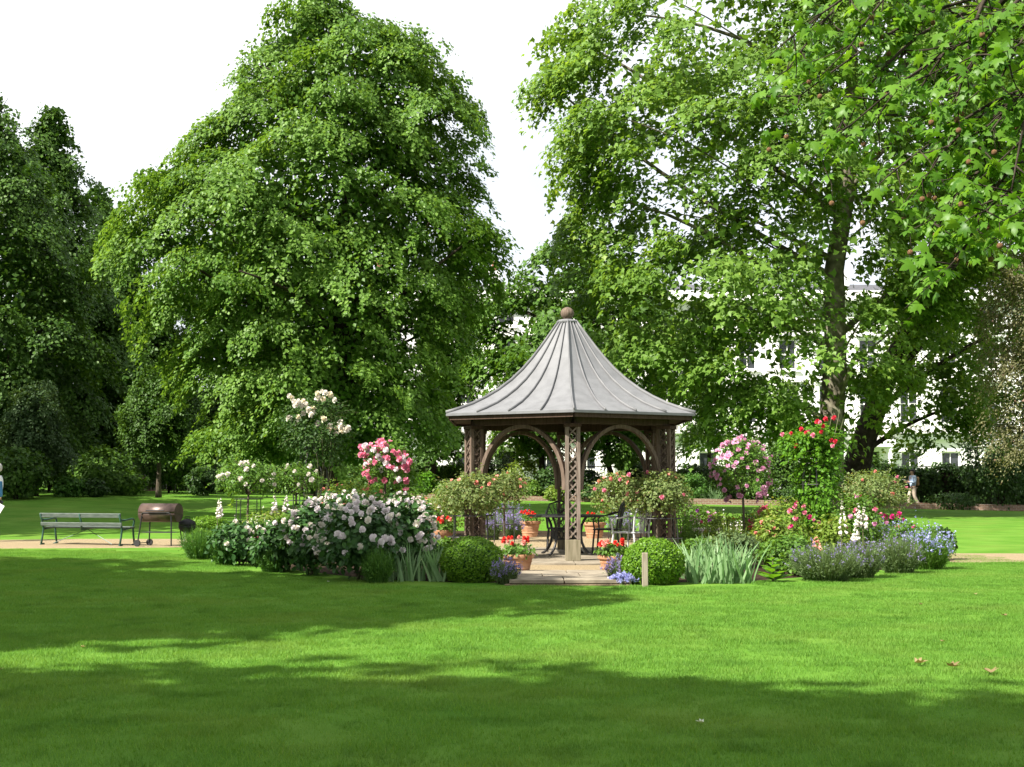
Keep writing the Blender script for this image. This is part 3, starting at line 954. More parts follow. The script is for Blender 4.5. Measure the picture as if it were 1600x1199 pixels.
def tree(name, label, rows, Y, trunk, nb, L, W, per, size, shape, lm, bm, tr=.35, group=None, kd=.85, fill=.12, base=None, limbs=26, droop=.55,
         inner=.45, cat='tree', lean=None, seed=1, top=.8, clear=None, fillr=.7, front=.66, rise=.2, thick=.10, rag=.11):
    global rng, RND
    rng = np.random.default_rng(seed); RND = random.Random(seed)
    rows = sorted(rows, key=lambda r: -r[0])
    zz, xc, hw = [], [], []
    for py, xl, xr in rows:
        a, b = P(xl, py, Y), P(xr, py, Y)
        zz.append(a.z); xc.append((a.x + b.x) / 2); hw.append((b.x - a.x) / 2)
    zz, xc, hw = map(np.array, (zz, xc, hw))
    bx = P(trunk, 760, Y).x
    b0 = Vector((bx, Y, gz(bx, Y))) if base is None else Vector(base)
    root = empty(name, b0, label, cat, group)
    zs = np.linspace(zz[0], zz[-1], 300)
    wt = np.interp(zs, zz, hw) ** 1.1 + .25
    cum = np.cumsum(wt) / wt.sum()
    z = np.interp((np.arange(nb) + rng.random(nb)) / nb, cum, zs)
    th = np.where(rng.random(nb) < front, rng.uniform(PI, 2 * PI, nb), rng.uniform(0, PI, nb))
    r = 1 - inner * rng.random(nb) ** 1.8
    # some boughs always sit on the outline
    side = rng.random(nb)
    th = np.where(side < .16, rng.normal(size=nb) * .25, np.where(side < .32, PI + rng.normal(size=nb) * .25, th))
    r = np.where(side < .32, 1.0, r)
    pos, nrm, tip, sz, rn, C = fronds(z, th, r, zz, xc, hw, Y, kd, L, W, per, size, droop, rise, thick, rag)
    nclump = len(C)
    nf = int(len(pos) * fill)
    if nf:
        zf = rng.choice(zs, nf, p=wt / wt.sum()); tf = rng.uniform(0, 2 * PI, nf); rf = np.sqrt(rng.random(nf)) * fillr
        hf = np.interp(zf, zz, hw)
        pf = np.stack([np.interp(zf, zz, xc) + hf * rf * np.cos(tf), Y + hf * kd * rf * np.sin(tf), zf], 1)
        pos = np.concatenate([pos, pf]); nrm = np.concatenate([nrm, rng.normal(size=(nf, 3)) + np.array([0, 0, .6])])
        tip = np.concatenate([tip, rng.normal(size=(nf, 3)) + np.array([0, 0, -.6])]); sz = np.concatenate([sz, size * rng.uniform(1.2, 1.9, nf)])
        rn = np.concatenate([rn, rng.random(nf) * .4])  # inner fill leaves take dark tones only: crown's inner shade put into colour
    if clear:
        k = np.ones(len(pos), bool)
        s_ = SC(Y)
        for (x0, x1, y0, y1, keep) in clear:
            a, b = P(x0, y1, Y), P(x1, y0, Y)
            ins = (pos[:, 0] > a.x) & (pos[:, 0] < b.x) & (pos[:, 2] > a.z) & (pos[:, 2] < b.z) & (pos[:, 1] < Y + .5)
            k &= ~(ins & (rng.random(len(pos)) > keep))
        pos, nrm, tip, sz, rn = pos[k], nrm[k], tip[k], sz[k], rn[k]
    off = np.array(b0)
    cr = leaves_obj('crown', pos - off, nrm, tip, sz, shape, lm, root, rn)
    # trunk and limbs
    ztop = zz[0] + (zz[-1] - zz[0]) * top
    n = 9
    tp = []
    for i in range(n):
        t = i / (n - 1)
        q = b0.lerp(Vector((np.interp(ztop, zz, xc), Y, ztop)), t)
        if lean: q += Vector(lean) * math.sin(PI * t)
        q += Vector((RND.uniform(-1, 1), RND.uniform(-1, 1), 0)) * tr * .35 * (t > .1)
        tp.append(q - b0)
    rad = [tr * (1.35 if i == 0 else 1.0) * (1 - .85 * (i / (n - 1)) ** 1.1) for i in range(n)]
    tp[0].z -= .1
    MB().tube(tp, rad, 10).build('trunk', bm, root, smooth=True)
    lb = MB()
    idx = rng.permutation(nclump)[:limbs * 2]
    for q, i in enumerate(idx):
        c = Vector(C[i]) - b0
        dist = math.hypot(c.x, c.y)
        zst = max(c.z - dist * RND.uniform(.4, .8), (zz[0] - b0.z) * .8 + .2)
        zst = min(zst, tp[-1].z)
        for k in range(n - 1):
            if tp[k].z <= zst <= tp[k + 1].z:
                f = (zst - tp[k].z) / (tp[k + 1].z - tp[k].z)
                st = tp[k].lerp(tp[k + 1], f); rr = rad[k] * (1 - f) + rad[k + 1] * f
                break
        else:
            st, rr = tp[-2], rad[-2]
        big = q < limbs
        r0 = min(rr * .5, tr * .24) if big else min(rr * .25, tr * .09)
        pts = grow(st, c, 6, .10, .05)
        lb.tube(pts, [r0 * (1 - .8 * j / 6) + .006 for j in range(7)], 5)
    lb.build('limbs', bm, root, smooth=True)
    return root

lime_rows = [(-6, 462, 548), (35, 412, 598), (75, 385, 675), (110, 378, 732), (150, 366, 742), (200, 298, 750), (250, 284, 742), (300, 228, 742), (345, 202, 762), (380, 185, 772),
             (450, 212, 752), (520, 230, 725), (560, 260, 715), (600, 302, 708), (650, 312, 702), (695, 312, 696), (722, 360, 640)]
tree('lime_tree', 'huge bright green lime tree with a broad pointed crown left of the gazebo', lime_rows, 43, 512, 300, 2.1, .95, 560, .138, 'kite', M['lime'], M['darkbark'], tr=.42, fill=.17, seed=21, inner=.5, fillr=.66, droop=.68, thick=.09, rag=.095)
tree('boundary_tree', 'dark tree mass half hidden behind the lime tree', [(330, 330, 480), (400, 290, 560), (500, 270, 610), (600, 270, 640), (700, 290, 640), (735, 320, 620)], 70, 440, 110, 2.2, 1.2, 240, .25, 'kite', M['dark'], M['darkbark'], tr=.4, group='dark trees along the left boundary', seed=41, fill=.2)

plane_rows = [(-330, 1180, 1500), (-200, 1090, 1600), (-90, 1040, 1640), (0, 1010, 1640), (35, 900, 1640), (80, 875, 1640), (150, 860, 1630), (250, 862, 1600), (300, 880, 1570), (360, 895, 1550),
              (430, 890, 1520), (500, 905, 1480), (570, 960, 1440), (630, 1060, 1390), (690, 1090, 1340)]
tree('plane_tree', 'giant pale green plane tree with thick straight mottled trunk right of the gazebo', plane_rows, 46, 1288, 480, 2.0, 1.05, 305, .185, 'lobe', M['plane'], M['planebark'], tr=.47, fill=.04, seed=5, inner=.85,
     limbs=22, droop=.5, top=.86, thick=.16, rag=.15, fillr=.9, clear=[(1262, 1316, 410, 650, .14), (1325, 1400, 500, 700, .4), (1380, 1500, 600, 720, .4)])
plane2_rows = [(-200, 1480, 1700), (-80, 1430, 1780), (0, 1400, 1800), (150, 1390, 1800), (300, 1380, 1780), (400, 1370, 1740), (480, 1365, 1690), (560, 1370, 1640), (640, 1380, 1580), (700, 1390, 1520)]
tree('plane_tree', 'darker plane tree with a leaning trunk behind the crimson climbing rose', plane2_rows, 52, 1318, 200, 1.9, 1.0, 240, .19, 'lobe', M['plane'], M['darkbark'], tr=.50, fill=.04, seed=8, inner=.9, limbs=16, droop=.5, thick=.16, rag=.15)
tree('maple_tree', 'mid green tree rising behind the left slope of the gazebo roof', [(385, 850, 930), (420, 800, 1010), (470, 765, 1060), (530, 750, 1080), (590, 740, 1060), (640, 745, 1010), (670, 780, 960)], 60, 905,
     110, 1.8, 1.0, 230, .22, 'lobe', M['mid'], M['darkbark'], tr=.25, fill=.06, seed=3, inner=.75, thick=.14, rag=.14)
tree('bay_tree', 'dark tree between the lime tree and the gazebo', [(430, 690, 740), (500, 660, 752), (580, 650, 745), (660, 640, 735), (715, 650, 730)], 62, 668, 60, 1.4, .8, 260, .18, 'kite', M['dark'], M['darkbark'], tr=.3, seed=4)
tree('thorn_tree', 'low branching tree seen through the left gazebo arch', [(590, 800, 880), (630, 770, 905), (680, 770, 900), (712, 790, 880)], 61, 852, 40, 1.2, .7, 200, .16, 'kite', M['lime'], M['darkbark'], tr=.18, seed=6, inner=.7)
tree('thorn_tree', 'low branching tree seen through the right gazebo arch', [(600, 905, 1010), (640, 900, 1040), (690, 905, 1030), (722, 930, 1000)], 60, 965, 46, 1.2, .7, 200, .16, 'kite', M['mid'], M['darkbark'], tr=.17, seed=7, inner=.7, lean=(-.4, 0, 0))
tree('street_tree', 'slim tree with thin bare trunk against the white houses right of the gazebo', [(560, 1080, 1130), (610, 1062, 1150), (660, 1070, 1145), (695, 1085, 1130)], 67, 1108, 26, 1.2, .7, 170, .17, 'kite', M['dark'], M['darkbark'], tr=.13, seed=9)
tree('copper_tree', 'brownish fine-leaved tree at the right picture edge', [(385, 1575, 1640), (430, 1545, 1700), (520, 1530, 1740), (600, 1535, 1740), (680, 1540, 1730), (720, 1560, 1700)], 44, 1625, 110, 1.4, .7, 300, .08, 'kite', M['copper'], M['darkbark'],
     tr=.16, seed=10, fill=.12, inner=.85, thick=.16, rag=.16)
LT = 'dark trees along the left boundary'
tree('boundary_tree', 'tall dark tree cut by the left picture edge', [(160, -40, 15), (200, -100, 40), (260, -150, 75), (350, -180, 110), (450, -190, 130), (560, -190, 150), (660, -180, 140), (730, -150, 110)], 54, -40, 170, 2.0, 1.0, 320, .165, 'kite', M['dark'], M['darkbark'],
     tr=.4, group=LT, seed=12, fill=.2, droop=.8)
tree('boundary_tree', 'tall dark tree with a narrow pointed top left of the lime tree', [(172, 62, 100), (205, 50, 118), (260, 40, 128), (300, 30, 135), (380, 25, 160), (460, 30, 190), (560, 50, 205), (660, 60, 210), (730, 80, 200)], 60, 120, 170, 1.9, 1.0, 320, .175, 'kite', M['dark'], M['darkbark'],
     tr=.4, group=LT, seed=13, fill=.2, droop=.8)
tree('boundary_tree', 'dark tree filling the gap beside the lime tree crown', [(292, 140, 168), (320, 128, 182), (380, 120, 220), (470, 120, 260), (560, 130, 300), (650, 150, 340), (720, 170, 360)], 68, 235, 120, 2.1, 1.1, 290, .21, 'kite', M['dark'], M['darkbark'],
     tr=.4, group=LT, seed=14, fill=.2, droop=.8)
tree('boundary_tree', 'dark tree behind the one cut by the left picture edge', [(215, -60, 35), (300, -110, 60), (420, -120, 90), (560, -120, 120), (730, -100, 110)], 70, -20, 90, 2.1, 1.2, 240, .24, 'kite', M['dark'], M['darkbark'],
     tr=.4, group=LT, seed=17, fill=.25, droop=.8)
tree('holm_oak', 'greyish evergreen tree low at the left behind the bench', [(605, 35, 75), (640, 15, 100), (690, 5, 108), (725, 20, 100)], 50, 50, 60, 1.1, .6, 330, .10, 'kite', M['grey'], M['darkbark'], tr=.2, seed=15, fill=.3)
tree('young_tree', 'small round tree with thin trunk standing alone behind the barbecue', [(582, 235, 275), (605, 205, 298), (640, 188, 310), (680, 192, 305), (708, 205, 285)], 51, 248, 75, 1.1, .6, 280, .10, 'kite', M['dark'], M['bark'], tr=.10, seed=16, fill=.25, limbs=14, droop=.25, rise=.15)  # dark leaf colour stands in for the shade on this tree

# trees outside the picture whose shade falls on the lawn
def shade_tree(label, cx, cy, z0, z1, rx, ry, seed, n=110, rc=1.25, per=46):
    global rng, RND
    rng = np.random.default_rng(seed); RND = random.Random(seed)
    b0 = Vector((cx, cy, 0))
    root = empty('park_tree', b0, label, 'tree', 'trees outside the picture')
    d = unit(rng.normal(size=(n, 3))) * (rng.random((n, 1)) ** .45)
    C = d * np.array([rx, ry, (z1 - z0) / 2]) + np.array([0, 0, (z0 + z1) / 2])
    RC = rc * rng.uniform(.7, 1.3, n)
    pos, nrm, tip, sz, rn = clumps_leaves(C, RC, per * .6, .44)
    leaves_obj('crown', pos, nrm, tip, sz, 'kite', M['lime'], root, rn)
    tp = [Vector((0, 0, -.1)), Vector((.1, 0, z0 * .6)), Vector((0, .1, z0)), Vector((0, 0, z1 * .75))]
    MB().tube(tp, [.5, .38, .33, .08], 9).build('trunk', M['bark'], root, smooth=True)
    lb = MB()
    for i in range(24):
        lb.tube(grow((0, 0, RND.uniform(z0 * .8, z1 * .6)), C[i], 5, .1), [.12, .09, .07, .05, .03, .01], 5)
    lb.build('limbs', M['bark'], root, smooth=True)
def shade_at(label, sx, sy, rx, ry, zc, hz, seed, **k):
    """a tree whose crown shadow is centred on the ground at sx, sy"""
    o = zc / SUN.z
    shade_tree(label, sx + SUN.x * o, sy + SUN.y * o, zc - hz, zc + hz, rx, ry, seed, **k)
shade_at('broad tree behind the viewer shading the front of the lawn', -2.6, 4.2, 4.6, 4.2, 9.5, 4.0, 31, n=260, per=95)
shade_at('broad tree behind the viewer at the right shading the near lawn', 2.6, 3.9, 3.2, 3.8, 10.5, 3.6, 34, n=95, per=85)
shade_at('broad tree outside the left edge shading the lawn before the bed', -5.4, 15.4, 5.2, 3.2, 10, 3.2, 32, n=250, per=100)
shade_at('broad tree outside the left edge shading the lawn by the bench', -11.0, 19.6, 5.0, 3.4, 10, 3.2, 33, n=220, per=100)
shade_at('wide tree outside the left edge shading the lawn behind the bench', -15.5, 46, 6.5, 4.5, 11, 4, 38, n=220, per=60)
shade_at('tall tree outside the left edge shading the far lawn', -14, 38, 6.0, 5.0, 11, 4, 35, n=200, per=60)
shade_at('tall tree outside the left edge shading the boundary trees', -21, 54, 7, 6, 12, 7, 36, n=90, per=45)

# ------------------------------------------------------------------ overhanging plane branches near the viewer
rng = np.random.default_rng(44); RND = random.Random(44)
ob = Vector((8.6, 8.2, 0))
ov = empty('plane_tree', ob, 'near plane tree whose large-leaved branches hang in at the upper right', 'tree')
MB().tube([(0, 0, -.1), (.05, 0, 1.5), (0, .05, 4), (-.15, 0, 7), (-.1, .1, 10)], [.62, .48, .42, .34, .2], 12).build('trunk', M['planebark'], ov, smooth=True)
# sprays follow twig lines; (start px,py) -> (end px,py) at a distance
sprays = [((1640, -60), (1240, 55), 10.4), ((1660, -20), (1250, 150), 10.8), ((1560, 10), (1285, 235), 10.6), ((1700, 40), (1330, 195), 10.2), ((1690, 120), (1400, 265), 10.0),
          ((1660, 160), (1440, 285), 9.8), ((1640, 230), (1460, 350), 9.6), ((1600, 250), (1495, 415), 9.5), ((1700, 250), (1540, 330), 9.3), ((1720, 300), (1590, 345), 9.2),
          ((1500, -60), (1330, 70), 10.6), ((1600, -60), (1430, 150), 10.2), ((1720, 60), (1530, 230), 9.6), ((1560, -40), (1480, 240), 9.9), ((1660, 60), (1580, 300), 9.3),
          ((1420, -60), (1230, 110), 11.0), ((1740, -20), (1560, 130), 9.4), ((1730, 200), (1610, 330), 9.1), ((1480, -40), (1380, 180), 10.9), ((1620, -20), (1510, 110), 9.7)]
pp, nn, tt = [], [], []
tw = MB(); seeds = []
for (a, b, Yd) in sprays:
    A = P(a[0], a[1], Yd + .5) - ob; B = P(b[0], b[1], Yd) - ob
    line = grow(A, B, 9, .05, .10)
    tw.tube(line, [.022 - .0018 * i for i in range(10)], 5)
    root_ = Vector((-.1, .1, 7.5 + RND.uniform(-1, 1)))
    tw.tube(grow(root_, A, 8, .05, .12), [.07 - .0055 * i for i in range(9)], 6)
    for i in range(2, 10):
        for k in range(2 if i < 6 else 3):
            s = line[i]
            d = Vector((RND.uniform(-.45, .35), RND.uniform(-.45, .45), RND.uniform(-.5, .12)))
            e = s + d * RND.uniform(.5, 1.0)
            tw.tube(grow(s, e, 3, .08), [.007, .006, .004, .003], 4)
            for j in range(RND.randint(4, 7)):
                q = s.lerp(e, RND.uniform(.25, 1.08))
                pp.append(tuple(q + Vector((RND.uniform(-.06, .06), RND.uniform(-.06, .06), RND.uniform(-.08, .03)))))
                nn.append((RND.gauss(-.2, .75), RND.gauss(-.35, .75), .7))
                tt.append((RND.gauss(d.x * 1.2, .5), RND.gauss(-.1, .5), -.55))
            if RND.random() < .16:
                seeds.append(e + Vector((0, 0, -.16)))
                tw.tube([e, e + Vector((.01, 0, -.16))], .0025, 4)
pp, nn, tt = map(np.array, (pp, nn, tt))
leaves_obj('foliage', pp, nn, tt, rng.uniform(.055, .125, len(pp)), 'big', M['overhang'], ov)
tw.build('branches', M['darkbark'], ov, smooth=True)
sb = MB().lathe([(.001, -.022)] + [(.022 * math.sin(t), -.022 * math.cos(t)) for t in np.linspace(.3, PI - .3, 6)] + [(.001, .022)], 10).mesh('seed_ball', M['seed'], True)
for s in seeds:
    inst('seed_ball', sb, ov, s)
# high crown of the same tree, above the picture
C = np.array([(RND.uniform(-1.5, 4), RND.uniform(-4, 3), RND.uniform(7.5, 13)) for _ in range(70)])
a_ = clumps_leaves(C, np.full(70, 1.1), 40, .3)
leaves_obj('crown', a_[0], a_[1], a_[2], a_[3], 'lobe', M['overhang'], ov, a_[4])

# ================================================================== PLANTS
rng = np.random.default_rng(77); RND = random.Random(77)
def bloom_mesh(name, m, rings, cup=.5, rough=0.0):
    V, T, Rn = [], [], []
    for (n, r0_, z, tilt, wd) in rings:
        r = r0_
        for k in range(n):
            a = 2 * PI * (k + RND.uniform(-.15, .15)) / n + r * 7
            ca, sa = math.cos(a), math.sin(a)
            def pt(u, v, w_): return (u * ca - v * sa, u * sa + v * ca, w_)
            o = len(V)
            zr = z + RND.uniform(-.05, .05); r = r0_ * RND.uniform(.82, 1.12)
            V += [pt(.04, 0, zr - .12), pt(r * .6, -wd, zr), pt(r * .6, wd, zr), pt(r, -wd * .75, zr + tilt * r), pt(r, wd * .75, zr + tilt * r), pt(r * .65, 0, zr - .04)]
            T += [(o, o + 1, o + 5), (o, o + 5, o + 2), (o + 1, o + 3, o + 5), (o + 5, o + 4, o + 2), (o + 3, o + 4, o + 5)]
            Rn += [RND.random() * .6 + .2 * (1 - r)] * 6
    return arrmesh(name, np.array(V), np.array(T), m, np.array(Rn))
DOUBLE = [(7, .50, -.12, -.25, .20), (7, .48, -.02, .15, .19), (7, .42, .12, .40, .17), (6, .32, .24, .65, .14), (5, .20, .33, .95, .10), (3, .10, .40, 1.2, .06)]
SINGLE = [(5, .50, 0, .25, .24), (4, .25, .06, .7, .13)]
CLUSTER = [(5, .32, -.05, .1, .18), (5, .30, .1, .3, .16), (4, .18, .2, .6, .12)]
BL = {}
for k_ in ('white', 'cream', 'pinkwhite', 'pink', 'lilacpink', 'magenta', 'red', 'salmon', 'rosered', 'orange', 'darkpurple'):
    BL[k_] = [bloom_mesh('bloom', M[k_], DOUBLE) for _ in range(3)]
BLS = {k_: [bloom_mesh('bloom', M[k_], SINGLE) for _ in range(2)] for k_ in ('pink', 'lilacpink', 'salmon')}

def dome(n, rx, ry, z0, z1, K=40, sig=.2, low=-.35, inner=.55):
    h = (z1 - z0) / 2
    zc = (z1 + z0) / 2
    d = unit(rng.normal(size=(K, 3)))
    d[:, 2] = np.where(d[:, 2] < low, -d[:, 2], d[:, 2])
    c = d * rng.uniform(inner, .92, (K, 1))
    i = rng.integers(0, K, n)
    q = c[i] + rng.normal(size=(n, 3)) * sig * np.array([1, 1, .8])
    ln = np.linalg.norm(q, axis=1, keepdims=True)
    q = np.where(ln > 1.12, q / ln * 1.12, q)
    pos = q * np.array([rx, ry, h]) + np.array([0, 0, zc])
    nrm = unit(q) * .7 + np.array([0, 0, .45]) + rng.normal(size=(n, 3)) * .45
    tip = unit(q) + np.array([0, 0, -.2]) + rng.normal(size=(n, 3)) * .6
    pos[:, 2] = np.maximum(pos[:, 2], .01)
    return pos, nrm, tip

def shoots(root, rx, z0, z1, n, lm, size):
    """long arching shoots that break the round outline"""
    ps, ns, ts = [], [], []
    cn = MB()
    for _ in range(n):
        a = RND.uniform(0, 6.28); el = RND.uniform(-.2, 1.3)
        d = Vector((math.cos(a) * math.cos(el), math.sin(a) * math.cos(el), math.sin(el)))
        s0 = Vector((d.x * rx * .6, d.y * rx * .6, (z0 + z1) / 2 + d.z * (z1 - z0) * .3))
        L = rx * RND.uniform(.55, 1.0)
        pts = [s0 + d * L * t + Vector((0, 0, -.35 * L * t * t)) for t in np.linspace(0, 1, 6)]
        cn.tube(pts, [.005, .0045, .004, .0035, .003, .002], 4)
        for k in range(16):
            t = RND.uniform(.25, 1.03)
            p = s0 + d * L * t + Vector((0, 0, -.35 * L * t * t))
            ps.append(tuple(p + Vector((RND.gauss(0, .02), RND.gauss(0, .02), RND.gauss(0, .015)))))
            ns.append((RND.gauss(0, .5), RND.gauss(-.2, .5), 1)); ts.append((d.x + RND.gauss(0, .6), d.y + RND.gauss(0, .6), -.2))
    cn.build('cane', M['cane'], root)
    leaves_obj('shoot_leaves', np.array(ps), np.array(ns), np.array(ts), size * rng.uniform(.7, 1.2, len(ps)), 'kite', lm, root)

def put_blooms(root, kinds, pts, size, dirs=None):
    for j, p in enumerate(pts):
        d = Vector(dirs[j]) if dirs is not None else Vector((RND.uniform(-.4, .4), -.7, .7))
        kd = kinds[j % len(kinds)]
        me = RND.choice(kd)
        q = d.to_track_quat('Z', 'Y') @ Quaternion((0, 0, 1), RND.uniform(0, 6.28))
        inst('bloom', me, root, p, quat=q, scale=size * RND.uniform(.75, 1.2))

def shrub(name, label, cat, px, py, wpx, top, n, size, shape, lm, bot=None, ry=None, stems=5, blooms=None, group=None, K=40, sig=.2, Y=None, stemm='cane', stemr=.012, low=-.35, inner=.55, single=False, base=None):
    """a plant on its base pixel: width and top in picture units, real size at its distance"""
    b = G(px, py) if Y is None else Vector((P(px, py, Y).x, Y, gz(P(px, py, Y).x, Y)))
    s = SC(b.y)
    rx = wpx / 2 / s
    z1 = P(px, top, b.y).z - b.z
    z0 = .0 if bot is None else P(px, bot, b.y).z - b.z
    root = empty(name, b, label, cat, group)
    pos, nrm, tip = dome(n, rx, ry or rx, z0, z1, K, sig, low, inner)
    leaves_obj('foliage', pos, nrm, tip, size * rng.uniform(.7, 1.3, n), shape, lm, root)
    if stems:
        st = MB()
        for i in range(stems):
            a = RND.uniform(0, 6.28)
            e = Vector((math.cos(a) * rx * .6, math.sin(a) * rx * .6, z0 + (z1 - z0) * RND.uniform(.4, .8)))
            if single:
                st.tube(grow((RND.uniform(-.02, .02), 0, z0 + (z1 - z0) * .1), e, 4, .08), [stemr * .6, stemr * .5, stemr * .4, stemr * .3, .003], 5)
            else:
                st.tube(grow((RND.uniform(-.06, .06), RND.uniform(-.06, .06), -.02), e, 4, .08), [stemr, stemr * .8, stemr * .6, stemr * .5, .003], 5)
        if single:
            st.tube(grow((0, 0, -.02), (0, 0, z0 + (z1 - z0) * .35), 5, .03), [stemr * 1.3, stemr * 1.15, stemr * 1.1, stemr, stemr, stemr * .8], 7)
        st.build('stem', M[stemm], root, smooth=True)
    for (kinds, cnt, bs, zlo) in (blooms or []):
        pts, dirs = [], []
        while len(pts) < cnt:
            d = Vector((RND.gauss(0, 1), RND.gauss(0, 1), RND.gauss(0, 1))).normalized()
            if d.z < zlo or d.y > .55: continue
            rr = RND.uniform(.93, 1.1)
            pts.append((d.x * rx * rr, d.y * (ry or rx) * rr, (z0 + z1) / 2 + d.z * (z1 - z0) / 2 * rr))
            dirs.append(d + Vector((0, -.5, .4)))
        put_blooms(root, kinds, pts, bs, dirs)
    return root, b, rx, z0, z1

def tuft(name, label, cat, px, py, wpx, top, n, lm, fm=None, group=None, width=.010, nf=None, fsize=.035, spread=.55, fpart='flower_spikes', leafy=1.0, Y=None, spike=8):
    """a clump of thin upright stems, with flower spikes at the tips"""
    b = G(px, py) if Y is None else Vector((P(px, py, Y).x, Y, gz(P(px, py, Y).x, Y)))
    s = SC(b.y)
    rx = wpx / 2 / s
    H = P(px, top, b.y).z - b.z
    root = empty(name, b, label, cat, group)
    a = rng.uniform(0, 2 * PI, n)
    q = np.sqrt(rng.random(n))
    bx = q * np.cos(a) * rx * (1 - spread); by = q * np.sin(a) * rx * (1 - spread)
    ln = H * rng.uniform(.5, 1.1, n) * (1 - .28 * q * q)
    ex = q * np.cos(a) * rx + rng.normal(size=n) * .03; ey = q * np.sin(a) * rx + rng.normal(size=n) * .03
    tipv = np.stack([ex - bx, ey - by, ln], 1)
    pos = np.stack([bx, by, np.zeros(n)], 1)
    # stems as slim triangles
    side = unit(np.stack([rng.normal(size=n), rng.normal(size=n), np.zeros(n)], 1)) * width / 2
    mid = pos + tipv * .55 + np.stack([(bx - ex) * .12, (by - ey) * .12, np.zeros(n)], 1)
    end = pos + tipv
    V = np.stack([pos - side, pos + side, mid - side * .8, mid + side * .8, end], 1).reshape(-1, 3)
    LT_ = np.array([(0, 1, 3), (0, 3, 2), (2, 3, 4)])
    T = (np.arange(n)[:, None, None] * 5 + LT_).reshape(-1, 3)
    r = np.repeat(rng.random(n), 5)
    parts = [(V, T, r)]
    nl = int(n * 3 * leafy)
    if nl:
        i = rng.integers(0, n, nl)
        f = rng.uniform(.1, .8, (nl, 1))
        lp = pos[i] + tipv[i] * f
        parts.append(leaf_arrays(lp, rng.normal(size=(nl, 3)) + np.array([0, -.3, .4]), tipv[i] / H + rng.normal(size=(nl, 3)) * .5, rng.uniform(.5, 1.2, nl) * .055, 'thin', rng.random(nl)))
    V, T, r = cat_arrays(parts)
    link(bpy.data.objects.new('foliage', arrmesh('foliage', V, T, lm, r)), root)
    if fm is not None:
        m_ = nf or n // 2
        i = rng.permutation(n)[:m_]
        i = np.repeat(i, spike)
        f = rng.uniform(.84, 1.04, (len(i), 1))
        fp = pos[i] + tipv[i] * f + rng.normal(size=(len(i), 3)) * .008
        o = leaves_obj(fpart, fp, rng.normal(size=(len(i), 3)), rng.normal(size=(len(i), 3)) + np.array([0, 0, .4]), fsize * rng.uniform(.6, 1.2, len(i)), 'kite', fm, root)
        tag(o, kind='stuff')
    return root

# ------------------------------------------------------------------ far border: hedges, shrubs
def hedge(name, label, x0, x1, y, depth, z1, n, size, lm, group=None):
    zb = min(gz(x0, y), gz(x1, y))
    root = empty(name, ((x0 + x1) / 2, y, zb), label, 'hedge', group)
    L = x1 - x0
    # leaves on front and top faces with lumps
    k = int(n * .62)
    u = rng.uniform(-L / 2, L / 2, n)
    zt = z1 - zb
    v = rng.random(n)
    fr = np.arange(n) < k
    lump = .14 * np.sin(u * 2.3) + .10 * np.sin(u * 5.1 + 1) + .08 * np.sin(u * 9 + v * 5)
    pos = np.where(fr[:, None], np.stack([u, -depth / 2 + lump + rng.normal(size=n) * .07, v * zt], 1), np.stack([u, (v - .5) * depth, zt + lump * .8 + rng.normal(size=n) * .07], 1))
    nrm = np.where(fr[:, None], np.array([0, -1, .3]), np.array([0, -.2, 1])) + rng.normal(size=(n, 3)) * .6
    leaves_obj('foliage', pos, nrm, rng.normal(size=(n, 3)), size * rng.uniform(.7, 1.3, n), 'kite', lm, root)
    MB().box((0, 0, zt * .47), (L - .3, depth * .7, zt * .94)).build('twig_core', M['darkbark'], root)
    return root
hedge('clipped_hedge', 'dark clipped hedge behind the walking person', 13.2, 30, 60.5, 1.3, 1.95, 18000, .14, M['shrub'])
hedge('clipped_hedge', 'sunlit olive hedge right of the gazebo behind the round bush', 5.6, 10.6, 61.5, 1.2, 1.92, 9000, .12, M['grey'])
hedge('backdrop_hedge', 'tall dark hedge added as a backdrop behind the shrubbery at the left', -42, -8.5, 74, 2.0, 6.0, 16000, .32, M['dark'])  # added dark backdrop, closes the bright gaps under the left trees
hedge('clipped_hedge', 'dark hedge left of the gazebo behind the pink standard rose', -9.5, -1.2, 63, 1.2, 2.1, 12000, .13, M['dark'])
FB = 'shrubs in the far border'
